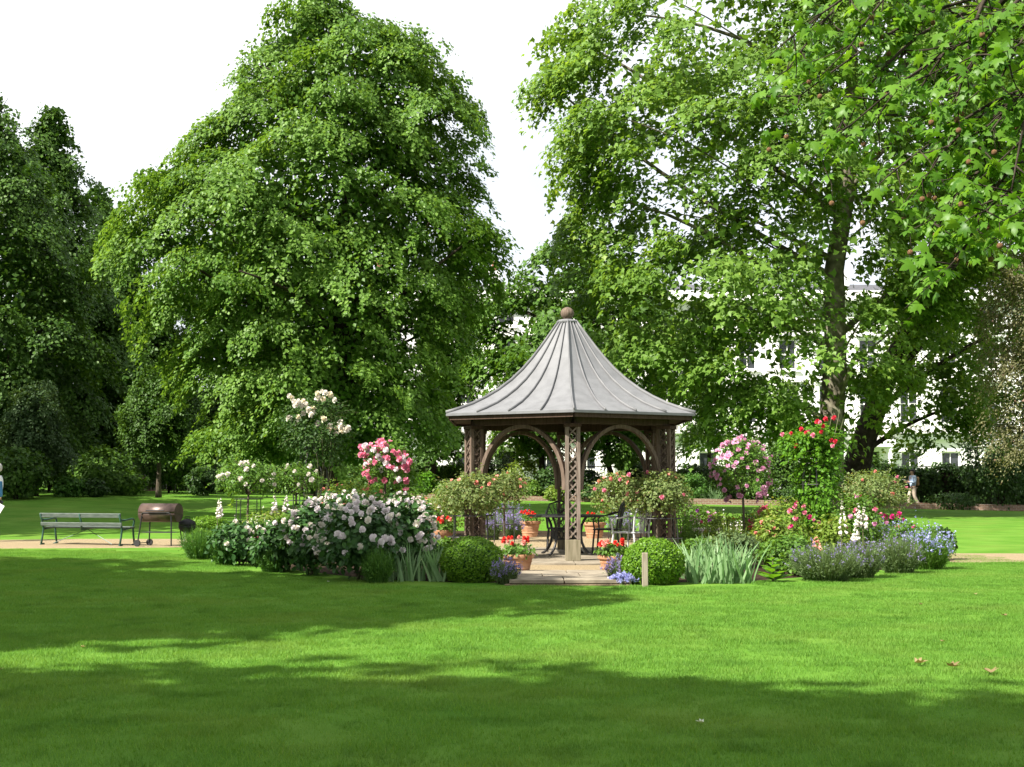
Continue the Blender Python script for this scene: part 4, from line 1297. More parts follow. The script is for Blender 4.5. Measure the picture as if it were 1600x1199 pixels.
far = [('round_bush', 'green dome bush at the lawn edge right of the gazebo', 1083, 779, 62, 741, 3200, .10, 'fine', 58.5),
       ('border_shrub', 'yellow-green shrub behind the lilac-pink rose', 1185, 782, 60, 735, 2400, .12, 'roseleaf', 59),
       ('border_shrub', 'dark rounded shrub seen through the left gazebo arch', 867, 774, 66, 720, 3200, .12, 'shrub', 59),
       ('border_shrub', 'light green low shrub under the left gazebo arch', 833, 773, 30, 752, 1300, .10, 'lime', 58.3),
       ('border_shrub', 'yellow-green bush by the left gazebo posts', 818, 770, 58, 712, 2600, .12, 'yellowgreen', 61),
       ('border_shrub', 'grey-green shrub left of the front post in the distance', 780, 770, 40, 700, 2200, .13, 'grey', 62.5),
       ('border_shrub', 'dark shrub seen through the right gazebo arch', 925, 778, 70, 735, 2600, .12, 'shrub', 60),
       ('border_shrub', 'bluish green bush seen between the right gazebo posts', 985, 770, 44, 700, 2400, .13, 'mid', 62),
       ('border_shrub', 'dark bush left of the leaning plane trunk', 1225, 782, 90, 690, 5200, .14, 'dark', 60),
       ('border_shrub', 'dark bush right of the leaning plane trunk', 1345, 782, 90, 705, 4200, .14, 'dark', 60.2),
       ('border_shrub', 'dark glossy bush at the right end of the hedge', 1560, 792, 110, 645, 6500, .14, 'shrub', 57.5),
       ('border_shrub', 'fresh green small bush left of the gazebo posts', 668, 772, 34, 738, 1800, .13, 'brightleaf', 58),
       ('border_shrub', 'dark low bush left of the pink standard rose', 600, 770, 80, 735, 2600, .13, 'dark', 59.2),
       ('border_shrub', 'dark mass of shrub below the lime tree', 540, 768, 90, 725, 2600, .13, 'dark', 60),
       ('border_shrub', 'low green plant on the far brick edging left of the gazebo', 702, 776, 46, 752, 1200, .10, 'mid', 57.0),
       ('border_shrub', 'low olive plant on the far brick edging seen left of the front post', 868, 777, 40, 760, 900, .09, 'yellowgreen', 57.0),
       ('border_shrub', 'low dark plant on the far brick edging seen right of the front post', 925, 778, 50, 758, 1100, .09, 'shrub', 57.0),
       ('border_shrub', 'low green plant on the far brick edging between the right posts', 990, 780, 60, 756, 1300, .10, 'roseleaf', 57.0),
       ('border_shrub', 'low yellow-green plant on the far brick edging by the sunlit hedge', 1048, 782, 36, 762, 900, .09, 'yellowgreen', 57.0),
       ('border_shrub', 'dark low plant on the far brick edging behind the crimson rose', 1250, 788, 70, 758, 1500, .10, 'shrub', 57.0),
       ('border_shrub', 'dark low plant on the far brick edging right of the walking person', 1490, 797, 80, 768, 1500, .10, 'shrub', 57.0),
       ('laurel_bush', 'mid green laurel behind the bench at the shrubbery edge', 160, 769, 90, 700, 5200, .15, 'mid', 53),
       ('laurel_bush', 'low spreading laurel in front of the shrubbery left of the young tree', 196, 769, 60, 735, 2600, .14, 'mid', 52.5),
       ('laurel_bush', 'small greyish bush at the shrubbery edge behind the bench', 108, 771, 46, 745, 1900, .12, 'fine', 50),
       ('laurel_bush', 'small dark bush beside the greyish one behind the bench', 148, 771, 44, 748, 1700, .12, 'shrub', 50.5),
       ('laurel_bush', 'dark bush cut by the left picture edge', 25, 778, 90, 700, 3600, .15, 'dark', 48),
       ('laurel_bush', 'dark low bush right of the young tree trunk', 318, 766, 56, 730, 2400, .13, 'shrub', 54),
       ('laurel_bush', 'very dark yew behind the young tree', 262, 768, 120, 640, 5200, .16, 'dark', 57),
       ('laurel_bush', 'very dark yew behind the greyish evergreen', 75, 774, 140, 620, 5600, .16, 'dark', 55),
       ('laurel_bush', 'dark undergrowth below the left side of the lime tree', 370, 768, 110, 690, 4200, .15, 'dark', 58)]
for (nm, lb, px, py, wp, top, n, sz, m_, Yd) in far:
    shrub(nm, lb, 'bush', px, py, wp, top, n, sz, 'kite', M[m_], group=FB, Y=Yd, K=60, sig=.16, stems=4, stemm='darkbark', stemr=.03, low=-.9)
tuft('iris_patch', 'pale green iris patch on the low brick wall right of the gazebo', 'iris', 1112, 778, 52, 758, 160, M['irisleaf'], width=.05, leafy=0, Y=58.2)
tuft('foxglove', 'pink flower spire in front of the distant brick wall', 'flower', 1196, 790, 8, 757, 8, M['roseleaf'], M['lilacpink'], width=.02, nf=6, fsize=.12, Y=56.6, spike=14)

# ------------------------------------------------------------------ clipped box balls and stake
def boxball(label, px, pyc, rpx, pyb, n=9000):
    b = G(px, pyb)
    s = SC(b.y + .3)
    r = rpx / s
    c = Vector((b.x, b.y + r * .8, 0))
    root = empty('box_ball', c, label, 'topiary', 'clipped box balls flanking the entrance')
    zc = P(px, pyc, c.y).z
    d = unit(rng.normal(size=(n, 3)))
    d = d[d[:, 2] > -.86]
    l = 1 + .03 * np.sin(d[:, 0] * 7 + 1) * np.sin(d[:, 1] * 6) + .025 * np.sin(d[:, 2] * 11 + d[:, 0] * 5) + np.abs(rng.normal(size=len(d))) * .024 - .012
    pos = d * (r * l)[:, None] * np.array([1.02, 1.0, zc / r * .5 + .5]) + np.array([0, 0, zc])
    pos[:, 2] = np.maximum(pos[:, 2], .015)
    leaves_obj('foliage', pos, d + rng.normal(size=(len(d), 3)) * .55, rng.normal(size=(len(d), 3)) + d * .8, .032 * rng.uniform(.7, 1.3, len(d)), 'kite', M['box'], root)
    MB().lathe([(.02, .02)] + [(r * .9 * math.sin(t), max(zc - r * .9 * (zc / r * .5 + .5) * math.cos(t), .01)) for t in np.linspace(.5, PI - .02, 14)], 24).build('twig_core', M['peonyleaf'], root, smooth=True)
boxball('clipped box ball left of the entrance, in shade', 736, 878, 46, 911)
boxball('clipped box ball right of the entrance, in full sun', 1025, 881, 46, 915)
b = G(330, 838); 
shrub('box_bush', 'small yellow-green box dome at the left end of the bed', 'topiary', 325, 848, 66, 806, 5200, .04, 'kite', M['box'], K=120, sig=.09, inner=.8)
b = G(1008, 917)
stk = MB().box((b.x, b.y, .21), (.075, .05, .44), bev=.006).build('wooden_stake', M['post'])
tag(stk, 'short grey wooden stake before the right box ball', 'stake')

# ------------------------------------------------------------------ irises: each sword leaf a part
def sword(n=5, w=.020, bend=.2):
    vs, fs = [], []
    for i in range(n):
        t = i / (n - 1)
        ww = w * (1 - t ** 2.2) + .0005
        y = bend * t * t
        z = t * (1 - .12 * bend * t)
        vs += [(-ww, y, z), (0, y - .006, z), (ww, y, z)]
    for i in range(n - 1):
        o = 3 * i
        fs += [(o, o + 1, o + 4, o + 3), (o + 1, o + 2, o + 5, o + 4)]
    me = bpy.data.meshes.new('leaf')
    me.from_pydata(vs, [], fs)
    a = me.attributes.new('rnd', 'FLOAT', 'POINT')
    a.data.foreach_set('value', np.full(len(vs), RND.random(), dtype=np.float32))
    me.materials.append(M['irisleaf'])
    return me
SW = [sword(6, RND.uniform(.016, .026), RND.uniform(.02, .55)) for _ in range(8)]
def iris(label, px, py, wpx, top, n, dep=.35):
    b = G(px, py); s = SC(b.y)
    rx = wpx / 2 / s
    H = P(px, top, b.y).z
    root = empty('iris_clump', b + Vector((0, dep * .5, 0)), label, 'iris', 'iris clumps at the bed edge')
    for i in range(n):
        u = RND.uniform(-1, 1)
        x = u * rx * .85; y = RND.uniform(-dep, dep)
        tilt = u * .34 + RND.gauss(0, .2)
        h = H * RND.uniform(.62, 1.08)
        inst('leaf', RND.choice(SW), root, (x, y, 0), (RND.gauss(0, .1), tilt, RND.uniform(0, 6.28)), (1, h, h))
iris('shaded clump of sword-leaved iris left of the left box ball', 652, 908, 100, 846, 130)
iris('sunlit clump of pale sword-leaved iris right of the right box ball', 1126, 911, 118, 838, 170, .45)

# ------------------------------------------------------------------ peonies
W, PW_, CRM = BL['white'], BL['pinkwhite'], BL['cream']
PG = 'peony bushes in the left bed'
peon = [('peony with white blooms at the left end of the bed', 372, 884, 88, 818, [([W], 13, .095, 0)]),
        ('peony with two magenta blooms among white ones', 438, 893, 84, 812, [([BL['magenta']], 3, .10, .2), ([W, PW_], 7, .10, .1)]),
        ('tall peony with blush blooms left of the big white one', 490, 898, 90, 786, [([PW_, W], 34, .088, -.15)]),
        ('big peony thick with white blooms in the middle of the left bed', 560, 906, 136, 782, [([W, PW_, PW_], 80, .088, -.35)]),
        ('peony with white blooms left of the shaded iris', 632, 902, 100, 782, [([PW_, W], 52, .088, -.3)]),
        ('peony of blush blooms behind the big white one', 545, 868, 170, 770, [([PW_, W], 58, .09, .1)]),
        ('peony of blush blooms behind the shaded iris', 630, 866, 90, 772, [([PW_, W], 30, .09, .05)])]
for (lb, px, py, wp, top, bls) in peon:
    shrub('peony_bush', lb, 'peony', px, py, wp, top, 2100, .09, 'oval', M['peonyleaf'], bot=py - 2, group=PG, stems=9, blooms=bls, K=60, sig=.2, low=-.8)

# ------------------------------------------------------------------ standard roses on stems, umbrella frames, obelisks
def wire_frame(label, px, py, wpx, ring_py, Y=None, legs=4):
    b = G(px, py) if Y is None else Vector((P(px, py, Y).x, Y, gz(P(px, py, Y).x, Y)))
    s = SC(b.y); r = wpx / 2 / s
    h = P(px, ring_py, b.y).z - b.z
    root = empty('wire_support', b, label, 'plant support', 'wire rose supports')
    for z, rr in ((h, r), (h * .55, r * 1.03)):
        MB().tube([(rr * math.cos(t), rr * math.sin(t), z) for t in np.linspace(0, 2 * PI, 21)], .009, 5).build('ring', M['iron'], root)
    for k in range(legs):
        a = PI / 4 + k * 2 * PI / legs
        MB().tube([(r * 1.12 * math.cos(a), r * 1.12 * math.sin(a), -.03), (r * math.cos(a), r * math.sin(a), h)], .010, 5).build('leg', M['iron'], root)
def obelisk(label, px, py, wpx, top):
    b = G(px, py); s = SC(b.y); r = wpx / 2 / s
    h = P(px, top, b.y).z - b.z
    root = empty('iron_obelisk', b, label, 'plant support')
    for k in range(6):
        a = k * PI / 3 + .3
        MB().tube([(r * math.cos(a), r * math.sin(a), -.03), (r * .95 * math.cos(a), r * .95 * math.sin(a), h * .7), (.03 * math.cos(a), .03 * math.sin(a), h)], .013, 5).build('rod', M['iron'], root)
    for z in (.3, .62):
        MB().tube([(r * .98 * math.cos(t), r * .98 * math.sin(t), h * z) for t in np.linspace(0, 2 * PI, 19)], .009, 5).build('ring', M['iron'], root)
    MB().lathe([(.01, h - .02), (.04, h + .02), (.03, h + .06), (.005, h + .09)], 10).build('finial', M['iron'], root)
    return b

SR = 'standard roses'
def std_rose(label, px, py, wpx, top, bot, n, lm, blooms, size=.055, Y=None, frame=None, flabel=None, K=60, sig=.21, shape='kite', ry=None):
    r = shrub('rose_bush', label, 'rose', px, py, wpx, top, n, size, shape, lm, bot=bot, group=SR, stems=12, blooms=blooms, K=K, sig=sig, Y=Y, stemr=.022, low=-.75, single=True, stemm='bark', ry=ry)
    shoots(r[0], r[2], r[3], r[4], 26, lm, size)
    if frame:
        wire_frame(flabel, px, py, frame[0], frame[1], Y=r[1].y)
    return r
std_rose('standard rose with few white blooms at the far left of the bed', 388, 832, 88, 724, 778, 2200, M['roseleaf'], [([W], 15, .10, -.3)], Y=27.5, frame=(44, 780), flabel='wire support under the far left white rose')
std_rose('second white standard rose, right behind the far left one', 462, 826, 80, 728, 780, 1900, M['roseleaf'], [([W], 12, .10, -.3)], Y=29.5, frame=(44, 782), flabel='wire support under the second white rose')
obelisk('black iron obelisk carrying the tall white climbing rose', 484, 842, 54, 690)
r = shrub('climbing_rose', 'tall climbing rose with big cream-white blooms on the iron obelisk', 'rose', 492, 842, 104, 615, 3600, .07, 'oval', M['shrub'], bot=735, stems=8, K=70, sig=.2, stemr=.016, low=-.9,
          blooms=[])
bp_ = r[1]
shoots(r[0], r[2], r[3], r[4], 34, M['shrub'], .07)
pts = [(452, 619), (456, 622), (462, 633), (466, 628), (474, 627), (478, 632), (482, 640), (489, 639), (486, 648), (474, 646), (466, 652), (452, 654), (463, 661), (496, 615), (503, 612), (508, 614), (516, 617), (523, 625), (497, 622),
       (505, 624), (496, 662), (516, 665), (525, 669), (533, 666), (532, 660), (534, 673), (544, 669), (525, 678), (506, 655), (472, 634), (490, 645), (514, 672), (541, 672), (459, 627)]
put_blooms(r[0], [W, CRM, W], [P(x, y, bp_.y - .55 + RND.uniform(-.15, .25)) - bp_ for x, y in pts], .135)
pk = std_rose('pink standard rose with a heart-shaped head of blooms left of the gazebo', 602, 836, 66, 690, 762, 2000, M['roseleaf'], [([BL['pink'], BL['pink'], BLS['pink']], 16, .10, -.8)], Y=25.5)
heart = []
for _ in range(78):
    x = RND.uniform(563, 640); 
    yl = 688 + abs(x - 592) * .35 + (8 if x > 605 else 0)
    heart.append((x, yl + abs(RND.gauss(0, 22))))
put_blooms(pk[0], [BL['pink'], BLS['pink'], BL['pinkwhite'], BL['pink']], [P(x, y, pk[1].y - .35 + RND.uniform(-.1, .3)) - pk[1] for x, y in heart], .10)
std_rose('olive-leaved standard rose before the left gazebo posts', 736, 852, 108, 742, 812, 4600, M['olive'], [([BL['salmon'], BLS['salmon']], 8, .065, -.4)], size=.05, Y=22.6, frame=(70, 806), flabel='wire support before the left gazebo posts', K=110)
std_rose('olive-leaved standard rose behind the left gazebo posts', 788, 842, 66, 740, 792, 2200, M['olive'], [([BL['salmon'], BLS['salmon']], 12, .08, -.3)], size=.055, Y=29.5, frame=(40, 795), flabel='wire support behind the left gazebo posts')
std_rose('olive-leaved standard rose with salmon clusters right of the table', 970, 846, 84, 742, 812, 3200, M['olive'], [([BL['salmon'], BLS['salmon'], BL['pink']], 16, .085, -.5)], size=.058, Y=29.2, frame=(46, 808), flabel='wire support right of the table', K=90)
std_rose('olive-leaved standard rose before the right gazebo posts', 1030, 856, 92, 738, 812, 4200, M['olive'], [([BL['pink'], BLS['salmon']], 8, .075, -.5)], size=.05, Y=22.6, frame=(70, 810), flabel='wire support before the right gazebo posts', K=110)
lp = std_rose('lilac-pink standard rose in full bloom right of the gazebo', 1160, 846, 92, 686, 786, 2600, M['roseleaf'], [([BLS['lilacpink'], BL['lilacpink'], BLS['lilacpink']], 105, .085, -.9)], Y=24.6)
std_rose('grey-olive standard rose by the magenta roses', 1366, 850, 98, 738, 806, 3800, M['olive'], [([BL['salmon'], BL['pink']], 9, .07, -.8)], size=.055, Y=26.5, frame=(56, 808), flabel='wire support by the magenta roses', K=100)
obelisk('black iron obelisk inside the crimson climbing rose', 1278, 868, 50, 690)
cr = shrub('climbing_rose', 'tall bright green climbing rose with crimson blooms right of the gazebo', 'rose', 1280, 868, 78, 664, 4200, .075, 'oval', M['brightleaf'], bot=864, stems=10, K=110, sig=.14, stemr=.016, low=-.95)
c2 = dome(1300, 58 / SC(cr[1].y), .45, P(0, 735, cr[1].y).z, P(0, 668, cr[1].y).z, 36, .2)
leaves_obj('foliage', c2[0], c2[1], c2[2], .075 * rng.uniform(.7, 1.3, 1300), 'oval', M['brightleaf'], cr[0])
shoots(cr[0], cr[2], P(0, 760, cr[1].y).z, cr[4], 40, M['brightleaf'], .075)
pts = [(1277, 659), (1303, 653), (1222, 679), (1236, 677), (1259, 676), (1263, 674), (1286, 666), (1283, 675), (1301, 697), (1243, 697), (1299, 688), (1270, 680), (1305, 690), (1252, 671), (1281, 660), (1290, 655)]
put_blooms(cr[0], [BL['rosered'], BL['rosered'], BL['pink']], [P(x, y, cr[1].y - .40 + RND.uniform(-.1, .2)) - cr[1] for x, y in pts], .078)
cs = MB()
for x, y in ((1318, 655), (1312, 640), (1300, 650), (1230, 675), (1222, 690)):
    cs.tube(grow(P(1285, 740, cr[1].y) - cr[1], P(x, y, cr[1].y) - cr[1], 6, .06), .007, 4)
cs.build('cane', M['cane'], cr[0])

# ------------------------------------------------------------------ low planting
LV = 'lavender and catmint mounds'
tuft('lavender', 'feathery green lavender mound at the left tip of the bed', 'lavender', 313, 874, 74, 817, 900, M['fine'], group=LV, width=.008)
tuft('santolina', 'small feathery green mound before the left white peony', 'santolina', 353, 884, 50, 842, 700, M['fine'], group=LV, width=.008)
tuft('santolina', 'feathery green mound before the peony with magenta blooms', 'santolina', 424, 894, 56, 846, 800, M['fine'], group=LV, width=.008)
tuft('santolina', 'feathery green mound left of the shaded iris', 'santolina', 590, 911, 58, 850, 800, M['fine'], group=LV, width=.008)
tuft('lavender', 'purple lavender under the left front pot', 'lavender', 790, 913, 48, 872, 420, M['lavleaf'], M['purple'], group=LV, nf=90, fsize=.026)
tuft('lavender', 'purple lavender before the right front pot', 'lavender', 964, 909, 36, 870, 300, M['lavleaf'], M['purple'], group=LV, nf=90, fsize=.026)
tuft('aubrieta', 'low violet flower cushion at the left foot of the right box ball', 'flower', 973, 914, 32, 897, 320, M['lavleaf'], M['blue'], group=LV, nf=300, fsize=.03)
tuft('lavender', 'big grey-green lavender mound below the crimson climbing rose', 'lavender', 1290, 908, 130, 846, 1700, M['lavleaf'], M['purple'], group=LV, nf=90, fsize=.022)
tuft('lavender', 'grey-green lavender mound below the white foxgloves', 'lavender', 1345, 903, 80, 842, 1200, M['lavleaf'], M['purple'], group=LV, nf=90, fsize=.022)
tuft('lavender', 'lavender mound right of the crimson rose toward the bed tip', 'lavender', 1405, 896, 90, 832, 1200, M['lavleaf'], M['purple'], group=LV, nf=80, fsize=.022)
tuft('catmint', 'blue-flowered catmint spilling over the right tip of the bed', 'flower', 1452, 890, 84, 822, 900, M['roseleaf'], M['blue'], group=LV, nf=130, fsize=.038, spike=5)
tuft('lavender', 'blue haze of catmint behind the right bed tip', 'lavender', 1385, 868, 90, 812, 900, M['lavleaf'], M['blue'], group=LV, nf=130, fsize=.035, spike=6)
tuft('lavender', 'tall purple lavender left of the left rear pot', 'lavender', 770, 846, 34, 798, 300, M['lavleaf'], M['purple'], group=LV, nf=110, fsize=.035, width=.014)
tuft('lavender', 'tall purple lavender touching the left rear pot', 'lavender', 801, 844, 34, 800, 300, M['lavleaf'], M['purple'], group=LV, nf=110, fsize=.035, width=.014)
tuft('lavender', 'purple lavender behind the chair right of the table', 'lavender', 972, 846, 50, 796, 320, M['lavleaf'], M['purple'], group=LV, nf=110, fsize=.035, width=.014)
tuft('lavender', 'soft purple flowers behind the left rear pot', 'lavender', 800, 836, 60, 780, 260, M['lavleaf'], M['purple'], group=LV, nf=60, fsize=.035, width=.014)

FL = 'leafy filler plants in the bed'
fill = [('yellow-green foliage behind the left gazebo rose', 690, 838, 70, 776, 'yellowgreen', []),
        ('salmon rose bush right of the iron obelisk', 545, 838, 90, 748, 'yellowgreen', [([BL['salmon'], BLS['salmon']], 16, .085, .0)]),
        ('low rose with salmon blooms at the foot of the pink standard rose', 585, 836, 60, 758, 'roseleaf', [([BL['salmon']], 6, .08, .2)]),
        ('green leafy plant at the foot of the pink standard rose', 640, 842, 70, 766, 'roseleaf', [([BL['salmon'], BL['red']], 5, .07, .1)]),
        ('light green plants around the far left rose stem', 420, 858, 90, 800, 'yellowgreen', []),
        ('leafy plant with white phlox left of the left gazebo rose', 672, 866, 56, 788, 'roseleaf', [([W, PW_], 7, .07, .1)]),
        ('plum-flowered geranium patch right of the right gazebo posts', 1085, 858, 76, 790, 'roseleaf', [([BL['darkpurple'], BL['magenta'], BLS['lilacpink']], 9, .075, .1)]),
        ('light leafy plants below the lilac-pink rose', 1140, 866, 90, 806, 'yellowgreen', [([BL['rosered'], BL['lilacpink']], 4, .09, .1)]),
        ('pink rose bush left of the crimson climbing rose', 1225, 872, 96, 782, 'yellowgreen', [([BL['pink'], BL['magenta']], 18, .08, .0)]),
        ('dense green perennials below the crimson climbing rose', 1235, 894, 90, 838, 'roseleaf', []),
        ('pink rose bush behind the white foxgloves', 1345, 872, 84, 776, 'roseleaf', [([BL['pink'], BL['lilacpink']], 12, .075, -.1)]),
        ('magenta rose bush right of the white foxgloves', 1396, 866, 54, 806, 'roseleaf', [([BL['magenta']], 9, .105, .45)]),
        ('dark glossy shrub at the right tip of the bed', 1468, 876, 46, 826, 'shrub', []),
        ('grey leafy plant behind the sunlit iris', 1150, 888, 90, 832, 'lavleaf', []),
        ('green perennials in front of the low stone seat', 1095, 884, 70, 842, 'roseleaf', []),
        ('leafy green plant before the pot by the left gazebo rose', 690, 876, 60, 842, 'roseleaf', []),
        ('tangle of green stems left of the white foxgloves', 1300, 884, 60, 806, 'yellowgreen', [([BL['pink']], 4, .06, .1)]),
        ('leafy rose shoots behind the lavender at the right', 1420, 880, 60, 822, 'roseleaf', [([BL['magenta']], 3, .07, .3)]),
        ('light green plants right of the lilac-pink rose stem', 1190, 864, 60, 796, 'roseleaf', [([BL['rosered'], BLS['lilacpink']], 5, .08, .1)]),
        ('pale leafy plant left of the lilac-pink rose stem', 1112, 850, 60, 800, 'yellowgreen', [([BLS['lilacpink'], BL['darkpurple']], 5, .07, .2)]),
        ('green leafy plant between the peonies and the far left rose', 470, 866, 80, 800, 'roseleaf', [([BL['pink'], W], 6, .08, .2)]),
        ('low leafy rose in front of the lavender below the crimson rose', 1250, 900, 60, 860, 'roseleaf', []),
        ('yellowish flowering perennials beside the crimson rose', 1205, 880, 60, 808, 'yellowgreen', [([BL['salmon']], 6, .06, .1)])]
for (lb, px, py, wp, top, m_, bls) in fill:
    shrub('perennial_clump', lb, 'plant', px, py, wp, top, 1900, .06, 'oval', M[m_], group=FL, stems=7, blooms=bls, K=50, sig=.22, low=-.7, stemr=.008)

AS = 'airy flower stems in the bed'
for (lb, px, py, wp, top, m1, m2) in (('airy yellow-green flower stems left of the crimson rose', 1205, 872, 60, 788, 'yellowgreen', 'salmon'), ('airy green stems right of the right gazebo posts', 1075, 868, 50, 786, 'roseleaf', 'lilacpink'),
        ('airy stems with pale flowers behind the sunlit iris', 1140, 876, 60, 800, 'yellowgreen', 'white'), ('airy stems over the lavender at the right tip', 1440, 880, 70, 800, 'roseleaf', 'blue'),
        ('airy stems between the pink standard rose and the gazebo', 655, 850, 60, 768, 'yellowgreen', 'salmon'), ('airy stems behind the white foxgloves', 1330, 870, 60, 786, 'roseleaf', 'pink'),
        ('airy green stems at the left end among the white foxgloves', 400, 862, 90, 792, 'fine', 'white')):
    tuft('flower_stems', lb, 'plant', px, py, wp, top, 150, M[m1], M[m2], group=AS, nf=26, fsize=.03, width=.009, spread=.3, leafy=2.2, spike=4)

# leafy young plants at the front right edge
def leafy(label, px, py, wpx, top, n=16):
    b = G(px, py); s = SC(b.y); h = P(px, top, b.y).z
    root = empty('foxglove_plant', b, label, 'plant')
    MB().tube(grow((0, 0, -.02), (0, 0, h), 5, .03), [.016, .014, .012, .01, .007, .004], 6).build('stem', M['cane'], root, smooth=True)
    for i in range(n):
        z = h * (.02 + .9 * (i / n) ** 1.2)
        a = i * 2.4
        L = (wpx / s / 2) * (1.15 - .75 * i / n) * RND.uniform(.8, 1.15)
        d = np.array([[math.cos(a), math.sin(a), .35 + .5 * i / n]])
        leaves_obj('leaf', np.array([[0, 0, z]]), np.array([[-math.cos(a) * .4, -math.sin(a) * .4, 1.]]), d, np.array([L]), 'oval', M['brightleaf'], root, np.array([RND.uniform(.5, 1)]))
leafy('young yellow-green leafy plant right of the sunlit iris', 1207, 909, 60, 868)
leafy('slim yellow-green leafy plant before the lavender mound', 1319, 904, 36, 872, 13)

def foxglove(label, px, py, top, fl0, m_, bell=.042, wide=1.0):
    b = G(px, py); h = P(px, top, b.y).z - b.z; h0 = P(px, fl0, b.y).z - b.z
    root = empty('foxglove', b, label, 'foxglove', 'foxgloves')
    MB().tube(grow((0, 0, -.02), (RND.uniform(-.05, .05), 0, h), 6, .02), [.012, .011, .010, .009, .007, .005, .003], 5).build('stem', M['cane'], root)
    n = 34
    t = rng.random(n); a = rng.uniform(0, 2 * PI, n)
    z = h0 + (h - h0) * t
    rr = .028 * (1 - .7 * t)
    pos = np.stack([rr * np.cos(a), rr * np.sin(a), z], 1)
    out = np.stack([np.cos(a), np.sin(a), -np.ones(n) * .9], 1)
    mb = MB()
    for i in range(n):
        p = Vector(pos[i]); d = Vector(out[i]).normalized(); L = bell * (1.25 - t[i]) * wide
        mb.tube([p, p + d * L * .5, p + d * L], [L * .16, L * .34, L * .46], 6, cap=False)
    me = mb.mesh('flower_spike', m_)
    a_ = me.attributes.new('rnd', 'FLOAT', 'POINT'); a_.data.foreach_set('value', rng.random(len(me.vertices)).astype(np.float32))
    tag(link(bpy.data.objects.new('flower_spike', me), root), kind='stuff')
    k = 14
    an = rng.uniform(0, 2 * PI, k)
    leaves_obj('leaf', np.stack([np.zeros(k), np.zeros(k), rng.uniform(.0, .3, k) * h0], 1), np.stack([-np.cos(an) * .3, -np.sin(an) * .3, np.ones(k)], 1), np.stack([np.cos(an), np.sin(an), np.full(k, .4)], 1), rng.uniform(.12, .22, k), 'oval', M['roseleaf'], root)
foxglove('left of the three white foxgloves below the crimson rose', 1318, 890, 782, 834, M['white'], .046)
foxglove('middle white foxglove, the tallest bent one', 1342, 890, 786, 820, M['white'], .046)
foxglove('right white foxglove close to the middle one', 1352, 890, 792, 822, M['white'], .046)
foxglove('short white foxglove below the other three', 1338, 892, 822, 842, M['white'], .046)
foxglove('white foxglove at the far left of the bed', 342, 862, 776, 806, M['white'], .06)
foxglove('white foxglove right of the far left rose stem', 428, 858, 772, 800, M['white'], .06)
foxglove('white foxglove near the second white rose', 446, 858, 774, 796, M['white'], .06)
foxglove('coral foxglove before the lavender below the crimson rose', 1276, 892, 838, 856, M['salmon'], .06)

# ------------------------------------------------------------------ terracotta pots with geraniums
def pot(label, glabel, px, py, wpx, top, n=14, soil=True, Y=None, fl=('red',)):
    b = G(px, py) if Y is None else Vector((P(px, py, Y).x, Y, .03))
    s = SC(b.y); r = wpx / 2 / s; h = P(px, top, b.y).z - b.z
    root = empty('terracotta_pot', b, label, 'pot', 'terracotta pots')
    MB().lathe([(r * .62, 0), (r * .66, h * .05), (r * .72, h * .28), (r * .755, h * .30), (r * .76, h * .34), (r * .74, h * .36), (r * .82, h * .60), (r * .85, h * .62), (r * .855, h * .66), (r * .84, h * .68),
                (r * .88, h * .80), (r * .98, h * .82), (r, h * .88), (r, h * .98), (r * .97, h), (r * .90, h), (r * .88, h * .92)], 32).build('pot_body', M['terra'], root, smooth=False)
    MB().lathe([(r * .86, h * .88), (r * .87, h * .93), (.02, h * .95)], 20).build('soil', M['soil'], root)
    g = empty('geranium', b + Vector((0, 0, h * .92)), glabel, 'geranium', 'geraniums in pots')
    p_, n_, t_ = dome(420, r * 1.05, r * 1.05, -.02, .17, 26, .25, -.6)
    p_[:, 2] = np.maximum(p_[:, 2], .0)
    leaves_obj('foliage', p_, n_, t_, .055 * rng.uniform(.7, 1.3, 420), 'oval', M['roseleaf'], g)
    tr_ = MB()
    pts, dirs = [], []
    for i in range(n):
        a = RND.uniform(0, 6.28); q = math.sqrt(RND.random()) * r * .95
        e = Vector((q * math.cos(a), q * math.sin(a), RND.uniform(.15, .27)))
        tr_.tube([(e.x * .5, e.y * .5, 0), e], .003, 4)
        pts.append(e); dirs.append((0, -.4, 1))
    tr_.build('stem', M['cane'], g)
    put_blooms(g, [BL[f] for f in fl], pts, .066, dirs)
pot('terracotta pot left of the entrance behind the shaded box ball', 'red geranium in the left front pot', 809, 898, 52, 866, 12, fl=('red', 'salmon', 'red'))
pot('terracotta pot right of the entrance beside the sunlit box ball', 'red geranium in the right front pot', 957, 897, 46, 868, 14, fl=('red', 'salmon', 'red'))
pot('terracotta pot at the far left of the gravel seen beyond the table', 'red geranium in the left rear pot', 828, 841, 34, 814, 14)
pot('terracotta pot at the far right of the gravel seen beyond the table', 'red geranium in the right rear pot', 929, 843, 36, 816, 8)
pot('terracotta pot left of the left gazebo rose', 'red geranium in the pot by the left gazebo rose', 687, 852, 42, 828, 14, Y=24.2, fl=('red', 'red', 'salmon'))

# low stone seat in the right bed
b = G(1118, 862)
st = empty('stone_seat', b, 'low pale stone seat half hidden in the right bed', 'bench')
zt_ = P(1118, 826, b.y).z
MB().box((0, 0, zt_ - .03), (.85, .36, .07), bev=.012).build('seat', M['seat_stone'], st)
for s_ in (-1, 1):
    MB().box((s_ * .28, 0, (zt_ - .06) / 2 - .01), (.10, .30, zt_ - .04), bev=.01).build('leg', M['seat_stone'], st)

